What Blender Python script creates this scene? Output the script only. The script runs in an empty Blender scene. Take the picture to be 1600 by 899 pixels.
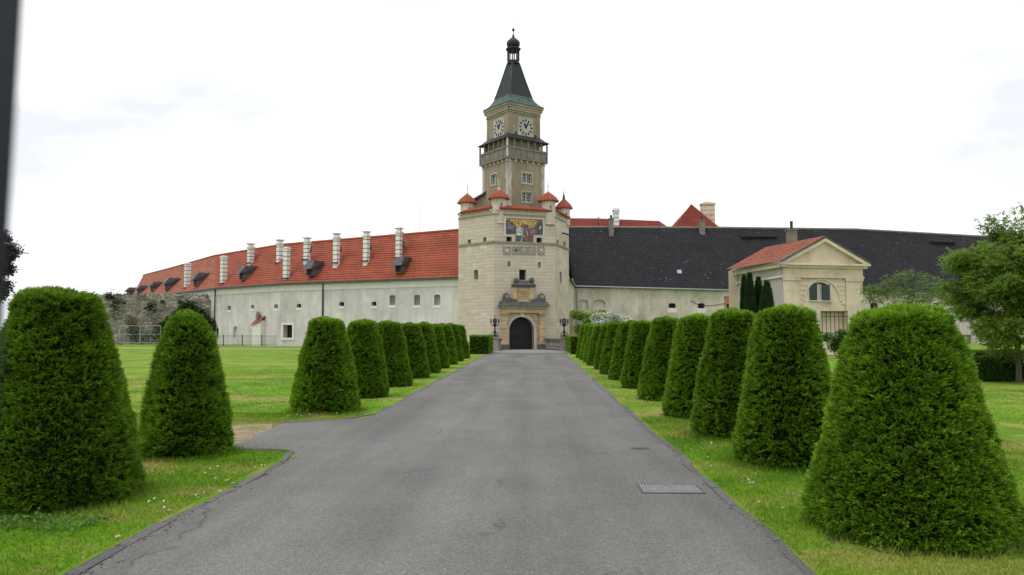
import bpy, math, random
import numpy as np
from mathutils import Vector, Matrix, Euler, noise as mnoise
R = math.radians
random.seed(7); rng = np.random.default_rng(11)
scene = bpy.context.scene
col = scene.collection

# ------------------------------------------------------------------ camera
FPX, CX, CY = 1200.0, 800.0, 449.5          # the photograph's focal length and centre, for measuring
cam_d = bpy.data.cameras.new('camera'); cam = bpy.data.objects.new('camera', cam_d); col.objects.link(cam)
cam.location = (0, 0, 1.7)
cam.rotation_euler = (R(90 + 3.07), 0, R(1.43))
cam_d.sensor_width = 36; cam_d.lens = 27.0; cam_d.clip_start = 0.02; cam_d.clip_end = 3000
cam_d.dof.use_dof = True; cam_d.dof.focus_distance = 25; cam_d.dof.aperture_fstop = 11
scene.camera = cam

# ------------------------------------------------------------------ sky, sun, exposure
SUN_EL, SUN_AZ = R(66), R(222)               # sun behind the camera to the left, veiled by cloud
w = bpy.data.worlds.new('World'); scene.world = w; w.use_nodes = True
nt = w.node_tree; nt.nodes.clear()
sky = nt.nodes.new('ShaderNodeTexSky'); sky.sky_type = 'NISHITA'; sky.sun_disc = False
sky.sun_elevation = SUN_EL; sky.sun_rotation = SUN_AZ; sky.air_density = 1.0; sky.dust_density = 2.0
tc = nt.nodes.new('ShaderNodeTexCoord'); mp = nt.nodes.new('ShaderNodeMapping'); mp.inputs['Scale'].default_value = (1.3, 1.3, 3.2)
nz = nt.nodes.new('ShaderNodeTexNoise'); nz.inputs['Scale'].default_value = 1.9; nz.inputs['Detail'].default_value = 7; nz.inputs['Roughness'].default_value = .55
rp = nt.nodes.new('ShaderNodeValToRGB'); rp.color_ramp.elements[0].position = .38; rp.color_ramp.elements[0].color = (.72, .72, .72, 1)
rp.color_ramp.elements[1].position = .51; rp.color_ramp.elements[1].color = (1, 1, 1, 1)
mx = nt.nodes.new('ShaderNodeMix'); mx.data_type = 'RGBA'; mx.inputs[7].default_value = (11.2, 11.3, 11.5, 1)
bg = nt.nodes.new('ShaderNodeBackground'); bg.inputs['Strength'].default_value = .105
wo = nt.nodes.new('ShaderNodeOutputWorld')
L = nt.links.new
L(tc.outputs['Generated'], mp.inputs[0]); L(mp.outputs[0], nz.inputs['Vector']); L(nz.outputs[0], rp.inputs[0])
L(rp.outputs[0], mx.inputs[0]); L(sky.outputs[0], mx.inputs[6]); L(mx.outputs[2], bg.inputs[0]); L(bg.outputs[0], wo.inputs[0])
sun_d = bpy.data.lights.new('sun', 'SUN'); sun = bpy.data.objects.new('sun', sun_d); col.objects.link(sun)
sun_d.energy = 1.5; sun_d.angle = R(28); sun_d.color = (1, .965, .91)
# Nishita rotation is clockwise from +Y
sdir = Vector((math.sin(SUN_AZ) * math.cos(SUN_EL), math.cos(SUN_AZ) * math.cos(SUN_EL), math.sin(SUN_EL)))
sun.rotation_euler = (-sdir).to_track_quat('-Z', 'Y').to_euler(); sun.location = (-20, -20, 40)
vs = scene.view_settings; vs.view_transform = 'Standard'; vs.look = 'None'; vs.exposure = 0.0; vs.gamma = 1; vs.use_curve_mapping = False
scene.cycles.use_denoising = True
scene.cycles.max_bounces = 6; scene.cycles.transparent_max_bounces = 6

# ------------------------------------------------------------------ measuring helpers
CR = cam.rotation_euler.to_matrix(); CO = Vector((0, 0, 1.7))
def ray(px, py): return CR @ Vector(((px - CX) / FPX, -(py - CY) / FPX, -1))
def at(px, py, Y): d = ray(px, py); return CO + d * (Y / d.y)
def atz(px, py, z=0.0): d = ray(px, py); return CO + d * ((z - 1.7) / d.z)

# ------------------------------------------------------------------ materials
def nn(t, k, **kw):
    n = t.nodes.new(k)
    for a, b in kw.items():
        if a in n.inputs: n.inputs[a].default_value = b
        else: setattr(n, a, b)
    return n
def ramp(t, stops):
    r = t.nodes.new('ShaderNodeValToRGB'); e = r.color_ramp.elements
    while len(e) < len(stops): e.new(.5)
    for x, (p, c) in zip(e, stops): x.position = p; x.color = (*c, 1) if len(c) == 3 else c
    return r
def newmat(name):
    m = bpy.data.materials.new(name); m.use_nodes = True; t = m.node_tree
    return m, t, t.nodes['Principled BSDF']
def mixc(t, fac, a, b, mode='MIX'):
    n = t.nodes.new('ShaderNodeMix'); n.data_type = 'RGBA'; n.blend_type = mode
    for sock, v in ((n.inputs[0], fac), (n.inputs[6], a), (n.inputs[7], b)):
        if hasattr(v, 'is_linked'): t.links.new(v, sock)
        elif isinstance(v, (int, float)): sock.default_value = v
        else: sock.default_value = (*v, 1)
    return n.outputs[2]
def plain(name, c0, c1, scale=3.0, rough=.8, bump=.0, bscale=30., stain=None, stain_scale=.6, stain_lo=.55, stain_hi=.7, stretch=None, metallic=0, per_object=0., bdist=.02, streak=None):
    """Two-tone noise colour, optional stains with a shape of their own, fine relief."""
    m, t, p = newmat(name); l = t.links.new
    tcn = nn(t, 'ShaderNodeTexCoord'); vec = tcn.outputs['Object']
    if stretch:
        mpn = nn(t, 'ShaderNodeMapping'); mpn.inputs['Scale'].default_value = stretch; l(vec, mpn.inputs[0]); svec = mpn.outputs[0]
    else: svec = vec
    n1 = nn(t, 'ShaderNodeTexNoise', Scale=scale, Detail=8., Roughness=.62); l(svec, n1.inputs['Vector'])
    r1 = ramp(t, [(.32, c0), (.68, c1)]); l(n1.outputs[0], r1.inputs[0]); c = r1.outputs[0]
    if stain:
        n2 = nn(t, 'ShaderNodeTexNoise', Scale=stain_scale, Detail=9., Roughness=.68); l(svec, n2.inputs['Vector'])
        r2 = ramp(t, [(stain_lo, (0, 0, 0)), (stain_hi, (1, 1, 1))]); l(n2.outputs[0], r2.inputs[0])
        c = mixc(t, r2.outputs[0], c, stain)
    if streak:
        mps = nn(t, 'ShaderNodeMapping'); mps.inputs['Scale'].default_value = (1.6, 1.6, .12); l(vec, mps.inputs[0])
        n8 = nn(t, 'ShaderNodeTexNoise', Scale=1.4, Detail=7., Roughness=.7); l(mps.outputs[0], n8.inputs['Vector']); r8 = ramp(t, [(.5, (0, 0, 0)), (.72, (streak[1],) * 3)]); l(n8.outputs[0], r8.inputs[0]); c = mixc(t, r8.outputs[0], c, streak[0])
        n9 = nn(t, 'ShaderNodeTexNoise', Scale=.28, Detail=10., Roughness=.72); l(vec, n9.inputs['Vector']); r9 = ramp(t, [(.35, (.80, .79, .77)), (.62, (1.08, 1.08, 1.08))]); l(n9.outputs[0], r9.inputs[0]); c = mixc(t, 1., c, r9.outputs[0], 'MULTIPLY')
    if per_object:
        oi = nn(t, 'ShaderNodeObjectInfo'); ge = nn(t, 'ShaderNodeNewGeometry')
        ad = nn(t, 'ShaderNodeMath', operation='ADD'); l(oi.outputs['Random'], ad.inputs[0]); l(ge.outputs['Random Per Island'], ad.inputs[1])
        fr = nn(t, 'ShaderNodeMath', operation='FRACT'); l(ad.outputs[0], fr.inputs[0])
        hv = nn(t, 'ShaderNodeHueSaturation'); mr = nn(t, 'ShaderNodeMapRange')
        mr.inputs[3].default_value = 1 - per_object; mr.inputs[4].default_value = 1 + per_object * .6
        l(fr.outputs[0], mr.inputs[0]); l(mr.outputs[0], hv.inputs['Value']); l(c, hv.inputs['Color']); c = hv.outputs[0]
    l(c, p.inputs['Base Color']); p.inputs['Roughness'].default_value = rough; p.inputs['Metallic'].default_value = metallic
    p.inputs['Specular IOR Level'].default_value = .3
    if bump:
        n3 = nn(t, 'ShaderNodeTexNoise', Scale=bscale, Detail=6., Roughness=.6); l(vec, n3.inputs['Vector'])
        b = nn(t, 'ShaderNodeBump', Strength=bump, Distance=bdist); l(n3.outputs[0], b.inputs['Height']); l(b.outputs[0], p.inputs['Normal'])
    return m
def tiled(name, cols, bw, bh, mortar, mcol, rough=.7, specks=None, moss=None):
    """Roof covering on UVs in metres: every tile its own tone."""
    m, t, p = newmat(name); l = t.links.new
    uv = nn(t, 'ShaderNodeUVMap'); br = nn(t, 'ShaderNodeTexBrick')
    br.offset = .5; l(uv.outputs[0], br.inputs['Vector'])
    br.inputs['Scale'].default_value = 1; br.inputs['Brick Width'].default_value = bw; br.inputs['Row Height'].default_value = bh
    br.inputs['Mortar Size'].default_value = mortar; br.inputs['Mortar Smooth'].default_value = .3; br.inputs['Bias'].default_value = 0
    br.inputs['Color1'].default_value = (*cols[0], 1); br.inputs['Color2'].default_value = (*cols[1], 1); br.inputs['Mortar'].default_value = (*mcol, 1)
    n1 = nn(t, 'ShaderNodeTexNoise', Scale=.5, Detail=8., Roughness=.65); l(uv.outputs[0], n1.inputs['Vector'])
    r1 = ramp(t, [(.3, (.66, .66, .66)), (.72, (1.18, 1.15, 1.1))]); l(n1.outputs[0], r1.inputs[0])
    c = mixc(t, 1.0, br.outputs[0], r1.outputs[0], 'MULTIPLY')
    if specks:
        v = nn(t, 'ShaderNodeTexVoronoi', Scale=specks[0]); l(uv.outputs[0], v.inputs['Vector'])
        r2 = ramp(t, [(.0, (1, 1, 1)), (specks[1], (1, 1, 1)), (specks[1] + .02, (0, 0, 0))]); l(v.outputs['Distance'], r2.inputs[0])
        n4 = nn(t, 'ShaderNodeTexNoise', Scale=.35, Detail=4.); l(uv.outputs[0], n4.inputs['Vector'])
        r4 = ramp(t, [(.44, (0, 0, 0)), (.6, (1, 1, 1))]); l(n4.outputs[0], r4.inputs[0])
        f = mixc(t, 1.0, r2.outputs[0], r4.outputs[0], 'MULTIPLY'); c = mixc(t, f, c, specks[2])
    if moss:
        n5 = nn(t, 'ShaderNodeTexNoise', Scale=1.3, Detail=9., Roughness=.7); l(uv.outputs[0], n5.inputs['Vector'])
        r5 = ramp(t, [(.56, (0, 0, 0)), (.72, (1, 1, 1))]); l(n5.outputs[0], r5.inputs[0]); c = mixc(t, r5.outputs[0], c, moss)
    l(c, p.inputs['Base Color']); p.inputs['Roughness'].default_value = rough; p.inputs['Specular IOR Level'].default_value = .25
    b = nn(t, 'ShaderNodeBump', Strength=.5, Distance=.02); l(br.outputs['Fac'], b.inputs['Height']); b.invert = True; l(b.outputs[0], p.inputs['Normal'])
    return m
def leafy(name, dark, mid, light, trans=.3, rough=.55):
    m, t, p = newmat(name); l = t.links.new
    a = nn(t, 'ShaderNodeAttribute'); a.attribute_name = 'tint'
    r = ramp(t, [(.0, dark), (.55, mid), (1., light)]); l(a.outputs['Fac'], r.inputs[0])
    oi = nn(t, 'ShaderNodeObjectInfo'); mr = nn(t, 'ShaderNodeMapRange'); mr.inputs[3].default_value = .84; mr.inputs[4].default_value = 1.14
    hv = nn(t, 'ShaderNodeHueSaturation'); l(oi.outputs['Random'], mr.inputs[0]); l(mr.outputs[0], hv.inputs['Value']); l(r.outputs[0], hv.inputs['Color'])
    c = hv.outputs[0]
    l(c, p.inputs['Base Color']); p.inputs['Roughness'].default_value = rough; p.inputs['Specular IOR Level'].default_value = .25
    tr = nn(t, 'ShaderNodeBsdfTranslucent'); cc = mixc(t, .5, c, light); l(cc, tr.inputs['Color'])
    ms = nn(t, 'ShaderNodeMixShader'); ms.inputs[0].default_value = trans
    l(p.outputs[0], ms.inputs[1]); l(tr.outputs[0], ms.inputs[2]); l(ms.outputs[0], t.nodes['Material Output'].inputs[0])
    return m
def lawn_colour(t, vec, blade=False):
    """Mown turf: greens with dry straw-coloured patches, by place in the garden."""
    l = t.links.new
    fl = nn(t, 'ShaderNodeMapping'); fl.inputs['Scale'].default_value = (1, 1, 0); l(vec, fl.inputs[0]); v = fl.outputs[0]
    n1 = nn(t, 'ShaderNodeTexNoise', Scale=.55, Detail=7., Roughness=.6); l(v, n1.inputs['Vector'])
    r1 = ramp(t, [(.3, (.080, .175, .009)), (.5, (.125, .255, .014)), (.7, (.19, .32, .024))]); l(n1.outputs[0], r1.inputs[0])
    st = nn(t, 'ShaderNodeMapping'); st.inputs['Scale'].default_value = (.10, .5, 0); l(vec, st.inputs[0])
    n2 = nn(t, 'ShaderNodeTexNoise', Scale=1.0, Detail=6., Roughness=.62); l(st.outputs[0], n2.inputs['Vector'])
    r2 = ramp(t, [(.50, (0, 0, 0)), (.66, (.8, .8, .8))]); l(n2.outputs[0], r2.inputs[0])
    n3 = nn(t, 'ShaderNodeTexNoise', Scale=.9, Detail=8., Roughness=.66); l(v, n3.inputs['Vector'])
    r3 = ramp(t, [(.535, (0, 0, 0)), (.67, (.85, .85, .85))]); l(n3.outputs[0], r3.inputs[0])
    c = mixc(t, r2.outputs[0], r1.outputs[0], (.31, .29, .085))
    c = mixc(t, r3.outputs[0], c, (.36, .285, .12))
    return c

MAT = {}
def lawn_mat():
    m, t, p = newmat('mown lawn'); l = t.links.new
    tcn = nn(t, 'ShaderNodeTexCoord'); c = lawn_colour(t, tcn.outputs['Object'])
    n = nn(t, 'ShaderNodeTexNoise', Scale=26., Detail=6., Roughness=.75); l(tcn.outputs['Object'], n.inputs['Vector'])
    r = ramp(t, [(.25, (.55, .58, .5)), (.7, (1.25, 1.22, 1.15))]); l(n.outputs[0], r.inputs[0])
    c = mixc(t, 1., c, r.outputs[0], 'MULTIPLY'); l(c, p.inputs['Base Color']); p.inputs['Roughness'].default_value = .9
    p.inputs['Specular IOR Level'].default_value = .1
    b = nn(t, 'ShaderNodeBump', Strength=.8, Distance=.03); l(n.outputs[0], b.inputs['Height']); l(b.outputs[0], p.inputs['Normal'])
    return m
def blade_mat():
    m, t, p = newmat('grass blades'); l = t.links.new
    tcn = nn(t, 'ShaderNodeTexCoord'); c = lawn_colour(t, tcn.outputs['Object'])
    a = nn(t, 'ShaderNodeAttribute'); a.attribute_name = 'tint'
    r = ramp(t, [(0., (.62, .68, .55)), (.8, (1.3, 1.25, 1.1)), (1., (1.9, 1.6, 1.3))]); l(a.outputs['Fac'], r.inputs[0])
    c = mixc(t, 1., c, r.outputs[0], 'MULTIPLY'); l(c, p.inputs['Base Color']); p.inputs['Roughness'].default_value = .6
    p.inputs['Specular IOR Level'].default_value = .2
    tr = nn(t, 'ShaderNodeBsdfTranslucent'); l(c, tr.inputs['Color']); ms = nn(t, 'ShaderNodeMixShader'); ms.inputs[0].default_value = .3
    l(p.outputs[0], ms.inputs[1]); l(tr.outputs[0], ms.inputs[2]); l(ms.outputs[0], t.nodes['Material Output'].inputs[0])
    return m
def asphalt_mat():
    m, t, p = newmat('worn asphalt'); l = t.links.new
    tcn = nn(t, 'ShaderNodeTexCoord'); v = tcn.outputs['Object']
    st = nn(t, 'ShaderNodeMapping'); st.inputs['Scale'].default_value = (1.0, .22, 1); l(v, st.inputs[0])
    n1 = nn(t, 'ShaderNodeTexNoise', Scale=.75, Detail=8., Roughness=.62); l(st.outputs[0], n1.inputs['Vector'])
    r1 = ramp(t, [(.3, (.120, .119, .115)), (.5, (.142, .141, .136)), (.7, (.176, .175, .169))]); l(n1.outputs[0], r1.inputs[0])
    n2 = nn(t, 'ShaderNodeTexNoise', Scale=.5, Detail=6., Roughness=.6); l(v, n2.inputs['Vector'])
    r2 = ramp(t, [(.36, (.90, .895, .885)), (.64, (1.09, 1.09, 1.09))]); l(n2.outputs[0], r2.inputs[0])
    c = mixc(t, 1., r1.outputs[0], r2.outputs[0], 'MULTIPLY')
    ng = nn(t, 'ShaderNodeTexNoise', Scale=22., Detail=5., Roughness=.8); l(v, ng.inputs['Vector']); rg = ramp(t, [(.3, (.80, .80, .80)), (.7, (1.21, 1.205, 1.195))]); l(ng.outputs[0], rg.inputs[0]); c = mixc(t, 1., c, rg.outputs[0], 'MULTIPLY')
    vo = nn(t, 'ShaderNodeTexVoronoi', Scale=130.); l(v, vo.inputs['Vector'])              # aggregate
    sp = nn(t, 'ShaderNodeSeparateColor'); l(vo.outputs['Color'], sp.inputs[0])
    r3 = ramp(t, [(0., (.6, .6, .6)), (.5, (.98, .98, .98)), (.88, (1.14, 1.13, 1.12)), (1., (2.1, 2.05, 2.0))]); l(sp.outputs[0], r3.inputs[0])
    bm = nn(t, 'ShaderNodeMapping'); bm.inputs['Scale'].default_value = (1.15, .035, 1); l(v, bm.inputs[0]); nb_ = nn(t, 'ShaderNodeTexNoise', Scale=1., Detail=4., Roughness=.55); l(bm.outputs[0], nb_.inputs['Vector']); rb_ = ramp(t, [(.34, (.84, .84, .84)), (.64, (1.15, 1.15, 1.15))]); l(nb_.outputs[0], rb_.inputs[0]); c = mixc(t, 1., c, rb_.outputs[0], 'MULTIPLY')
    c = mixc(t, .8, c, mixc(t, 1., c, r3.outputs[0], 'MULTIPLY'))
    # hairline cracks and repairs
    wv = nn(t, 'ShaderNodeTexNoise', Scale=1.5, Detail=5.); l(v, wv.inputs['Vector'])
    dv = nn(t, 'ShaderNodeVectorMath', operation='MULTIPLY_ADD'); dv.inputs[1].default_value = (.9, .9, .9); l(wv.outputs['Color'], dv.inputs[0]); l(v, dv.inputs[2])
    vc = nn(t, 'ShaderNodeTexVoronoi', Scale=.30, feature='DISTANCE_TO_EDGE'); l(dv.outputs[0], vc.inputs['Vector'])
    r4 = ramp(t, [(0., (1, 1, 1)), (.007, (0, 0, 0))]); l(vc.outputs['Distance'], r4.inputs[0])
    n5 = nn(t, 'ShaderNodeTexNoise', Scale=.55, Detail=2.); l(v, n5.inputs['Vector'])
    r5 = ramp(t, [(.52, (0, 0, 0)), (.6, (.75, .75, .75))]); l(n5.outputs[0], r5.inputs[0])
    f = mixc(t, 1., r4.outputs[0], r5.outputs[0], 'MULTIPLY'); c = mixc(t, f, c, (.045, .045, .045))
    n6 = nn(t, 'ShaderNodeTexNoise', Scale=1.1, Detail=7., Roughness=.7); l(v, n6.inputs['Vector'])
    r6 = ramp(t, [(.66, (0, 0, 0)), (.74, (.55, .55, .55))]); l(n6.outputs[0], r6.inputs[0]); c = mixc(t, r6.outputs[0], c, (.085, .082, .08))
    l(c, p.inputs['Base Color']); p.inputs['Roughness'].default_value = .82; p.inputs['Specular IOR Level'].default_value = .3
    b = nn(t, 'ShaderNodeBump', Strength=.6, Distance=.006); l(sp.outputs[0], b.inputs['Height']); l(b.outputs[0], p.inputs['Normal'])
    return m
MAT['lawn'] = lawn_mat(); MAT['blade'] = blade_mat(); MAT['asphalt'] = asphalt_mat()
MAT['gravel'] = plain('pale gravel', (.30, .28, .25), (.42, .40, .36), 8, .95, .5, 90)
MAT['forecourt'] = plain('grey forecourt paving', (.20, .195, .185), (.28, .27, .255), 2, .9, .4, 60)
MAT['dirt'] = plain('dry earth', (.20, .155, .10), (.36, .29, .19), 5, .95, .8, 40, stain=(.14, .15, .04), stain_scale=2.2, stain_lo=.52, stain_hi=.62)
MAT['soil'] = plain('dark garden soil', (.035, .027, .018), (.075, .058, .038), 14, 1., .8, 60)  # dark earth tone with the contact shade under the yews painted in
MAT['kerb'] = plain('granite kerb', (.125, .125, .123), (.225, .222, .217), 14, .9, .8, 45, stain=(.09, .092, .06), stain_scale=5., stain_lo=.5, stain_hi=.62, per_object=.2)
MAT['ashlar'] = plain('cream ashlar', (.53, .455, .375), (.65, .572, .485), 1.2, .85, .35, 25, stain=(.43, .37, .305), stain_scale=.7, stain_lo=.5, stain_hi=.74, per_object=.08, streak=((.36, .31, .26), .35))
MAT['ashlar_joint'] = plain('ashlar joint', (.42, .365, .305), (.49, .435, .37), 2, .9, .3, 25)
MAT['stringcourse'] = plain('weathered string course', (.19, .175, .145), (.30, .275, .23), 2, .9, .3, 25)
MAT['portal'] = plain('ochre sandstone', (.40, .285, .155), (.56, .44, .28), 2.2, .85, .3, 25, stain=(.36, .20, .10), stain_scale=1.4, stain_lo=.54, stain_hi=.72, per_object=.12)
MAT['pale_stone'] = plain('pale limestone', (.45, .42, .36), (.58, .55, .48), 3, .85, .2, 30)
MAT['dark_stone'] = plain('dark weathered stone', (.07, .068, .065), (.15, .145, .135), 4, .9, .4, 30)
MAT['lead'] = plain('lead sheet', (.045, .047, .055), (.085, .088, .095), 3, .5, .1, 20)
MAT['void'] = plain('unlit opening', (.012, .012, .013), (.02, .02, .021), 3, .8)
MAT['door'] = plain('black gate planks', (.010, .010, .012), (.020, .020, .023), 5, .6, .2, 30, stretch=(6, 6, .6))
MAT['plaster_grey'] = plain('grey plaster', (.50, .475, .465), (.62, .592, .575), .7, .92, .25, 14, stain=(.68, .65, .635), stain_scale=.5, stain_lo=.54, stain_hi=.68, stretch=(1, 1, .55), streak=((.34, .32, .30), .5))
MAT['plaster_white'] = plain('limewashed plaster', (.62, .595, .565), (.72, .70, .67), 1.2, .9, .15, 14)
MAT['plaster_right'] = plain('stained plaster', (.50, .455, .40), (.64, .59, .53), .55, .92, .3, 12, stain=(.33, .295, .24), stain_scale=.8, stain_lo=.5, stain_hi=.7, stretch=(1, 1, .6), streak=((.32, .28, .235), .5))
MAT['plaster_tower'] = plain('brown tower plaster', (.205, .165, .112), (.325, .27, .19), .9, .9, .35, 12, stain=(.34, .31, .25), stain_scale=1.0, stain_lo=.56, stain_hi=.68, stretch=(1, 1, .5))
MAT['plaster_flake'] = plain('flaking white plaster', (.28, .255, .21), (.55, .54, .50), 1.6, .9, .4, 12, stretch=(1, 1, .6))
MAT['plaster_cream'] = plain('cream plaster', (.61, .505, .38), (.72, .62, .49), .9, .9, .15, 18, stain=(.47, .37, .255), stain_scale=.8, stain_lo=.54, stain_hi=.74, streak=((.42, .36, .28), .25))
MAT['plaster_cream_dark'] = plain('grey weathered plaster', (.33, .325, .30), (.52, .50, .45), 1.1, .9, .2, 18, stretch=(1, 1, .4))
MAT['rubble'] = None
MAT['red_tile'] = tiled('red clay tiles', ((.365, .088, .044), (.29, .068, .036)), .22, .36, .018, (.17, .042, .022))
MAT['red_tile_old'] = tiled('faded clay tiles', ((.41, .135, .075), (.33, .102, .056)), .22, .36, .018, (.18, .06, .036))
MAT['red_far'] = tiled('dark red clay tiles', ((.225, .036, .024), (.175, .028, .02)), .3, .35, .03, (.13, .02, .013))
MAT['slate'] = tiled('dark slate', ((.017, .017, .022), (.027, .027, .033)), .3, .3, .022, (.009, .009, .012), .85, specks=(1.7, .10, (.22, .22, .21)), moss=(.036, .036, .04))
MAT['red_pan'] = plain('red barrel tiles', (.20, .042, .024), (.36, .088, .045), 9, .75, .3, 25, per_object=.15)
MAT['copper'] = plain('green copper', (.035, .075, .065), (.075, .145, .12), 2.5, .6, .2, 14, stain=(.03, .035, .038), stain_scale=1.4, stain_lo=.47, stain_hi=.62, stretch=(2, 2, .5))
MAT['copper_dark'] = plain('blackened copper', (.011, .013, .016), (.024, .028, .031), 2.5, .55, .2, 14, stain=(.05, .09, .08), stain_scale=1.3, stain_lo=.6, stain_hi=.72, stretch=(2, 2, .4))
MAT['timber'] = plain('grey weathered timber', (.13, .12, .105), (.23, .215, .19), 4, .85, .3, 30, stretch=(1, 1, .4))
MAT['iron'] = plain('black iron', (.012, .014, .017), (.03, .033, .038), 6, .5, .1, 40)
MAT['gate_iron'] = plain('blue grey gate paint', (.003, .005, .014), (.006, .010, .022), 8, .55)
MAT['galv'] = plain('galvanised steel', (.26, .29, .32), (.37, .40, .43), 9, .45, 0, 10, metallic=.6)
MAT['glass'] = plain('old window glass', (.045, .055, .065), (.10, .115, .13), 2, .12)
MAT['frame_white'] = plain('white window frame', (.46, .455, .43), (.58, .575, .55), 4, .6)
MAT['shutter'] = plain('green grey shutter paint', (.030, .05, .048), (.055, .08, .075), 5, .6)
MAT['dial'] = plain('enamel dial', (.32, .31, .285), (.44, .43, .40), 3, .5)
MAT['black'] = plain('black paint', (.008, .008, .009), (.016, .016, .017), 4, .5)
MAT['metal_band'] = plain('chimney strap', (.04, .04, .045), (.07, .07, .075), 6, .6)
MAT['chimney_white'] = plain('sooty white render', (.64, .635, .61), (.76, .755, .735), 3, .9, .2, 20, stain=(.28, .26, .23), stain_scale=2., stain_lo=.62, stain_hi=.76)
MAT['chimney_grey'] = plain('grey brown chimney render', (.14, .125, .105), (.24, .215, .18), 3, .95, .4, 20)
MAT['brick'] = plain('exposed brick', (.27, .12, .07), (.42, .24, .15), 5, .9, .5, 20, stain=(.45, .40, .33), stain_scale=3.)
MAT['grate'] = plain('steel grate', (.19, .195, .20), (.29, .295, .30), 12, .6, .1, 40)
MAT['bark'] = plain('bark', (.055, .045, .035), (.13, .11, .085), 6, .95, .8, 18, stretch=(4, 4, .8))
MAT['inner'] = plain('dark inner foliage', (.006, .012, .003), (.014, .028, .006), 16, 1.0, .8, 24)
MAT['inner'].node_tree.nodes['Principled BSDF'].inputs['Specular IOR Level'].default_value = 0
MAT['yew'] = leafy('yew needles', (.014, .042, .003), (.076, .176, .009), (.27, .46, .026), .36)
MAT['privet'] = leafy('hedge leaves', (.022, .05, .010), (.05, .11, .018), (.10, .19, .03), .3)
MAT['thuja'] = leafy('thuja scales', (.008, .022, .008), (.02, .05, .015), (.045, .085, .025), .15)
MAT['walnut'] = leafy('walnut leaves', (.075, .15, .018), (.175, .29, .036), (.31, .44, .08), .5)
MAT['young'] = leafy('young leaves', (.07, .12, .03), (.13, .21, .05), (.22, .30, .09), .42)
MAT['copper_beech'] = leafy('purple leaves', (.02, .016, .02), (.045, .035, .04), (.07, .065, .06), .2)
MAT['ivy'] = leafy('ivy leaves', (.010, .026, .008), (.026, .058, .015), (.055, .10, .025), .2)
MAT['weed'] = leafy('weed leaves', (.05, .12, .02), (.09, .20, .035), (.15, .29, .06), .35)
MAT['blossom'] = leafy('white blossom', (.50, .50, .48), (.68, .68, .66), (.80, .80, .78), .25)
MAT['petal'] = plain('white petals', (.7, .7, .68), (.8, .8, .78), 5, .7)
MAT['fallen'] = plain('dry leaf', (.30, .25, .15), (.42, .36, .24), 5, .8)

def rubble_mat():
    m, t, p = newmat('rubble masonry'); l = t.links.new
    tcn = nn(t, 'ShaderNodeTexCoord'); mpn = nn(t, 'ShaderNodeMapping'); mpn.inputs['Scale'].default_value = (2.0, 2.0, 3.6); l(tcn.outputs['Object'], mpn.inputs[0])
    v = nn(t, 'ShaderNodeTexVoronoi', Scale=1.1); l(mpn.outputs[0], v.inputs['Vector'])
    e = nn(t, 'ShaderNodeTexVoronoi', Scale=1.1, feature='DISTANCE_TO_EDGE'); l(mpn.outputs[0], e.inputs['Vector'])
    sp = nn(t, 'ShaderNodeSeparateColor'); l(v.outputs['Color'], sp.inputs[0])
    r = ramp(t, [(0, (.17, .158, .135)), (.5, (.27, .25, .22)), (1, (.38, .35, .30))]); l(sp.outputs[0], r.inputs[0])
    n = nn(t, 'ShaderNodeTexNoise', Scale=.45, Detail=8., Roughness=.65); l(tcn.outputs['Object'], n.inputs['Vector'])
    r2 = ramp(t, [(.35, (.65, .64, .6)), (.65, (1.2, 1.18, 1.12))]); l(n.outputs[0], r2.inputs[0])
    c = mixc(t, 1., r.outputs[0], r2.outputs[0], 'MULTIPLY')
    r3 = ramp(t, [(0, (1, 1, 1)), (.07, (0, 0, 0))]); l(e.outputs['Distance'], r3.inputs[0]); c = mixc(t, r3.outputs[0], c, (.17, .155, .125))
    n4 = nn(t, 'ShaderNodeTexNoise', Scale=.3, Detail=9., Roughness=.7); l(tcn.outputs['Object'], n4.inputs['Vector'])
    r4 = ramp(t, [(.58, (0, 0, 0)), (.68, (.8, .8, .8))]); l(n4.outputs[0], r4.inputs[0]); c = mixc(t, r4.outputs[0], c, (.30, .215, .13))
    l(c, p.inputs['Base Color']); p.inputs['Roughness'].default_value = .95
    b = nn(t, 'ShaderNodeBump', Strength=.9, Distance=.08); r5 = ramp(t, [(0, (0, 0, 0)), (.15, (1, 1, 1))]); l(e.outputs['Distance'], r5.inputs[0]); l(r5.outputs[0], b.inputs['Height']); l(b.outputs[0], p.inputs['Normal'])
    return m
MAT['rubble'] = rubble_mat()
def mosaic_mat(name, c):
    m, t, p = newmat(name); l = t.links.new
    tcn = nn(t, 'ShaderNodeTexCoord'); v = nn(t, 'ShaderNodeTexVoronoi', Scale=9.); l(tcn.outputs['Object'], v.inputs['Vector'])
    hv = nn(t, 'ShaderNodeSeparateColor'); l(v.outputs['Color'], hv.inputs[0])
    r = ramp(t, [(0., tuple(x * .45 for x in c)), (.6, c), (1., tuple(min(.8, x * 1.5) for x in c))]); l(hv.outputs[0], r.inputs[0])
    l(r.outputs[0], p.inputs['Base Color']); p.inputs['Roughness'].default_value = .45
    return m

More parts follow.
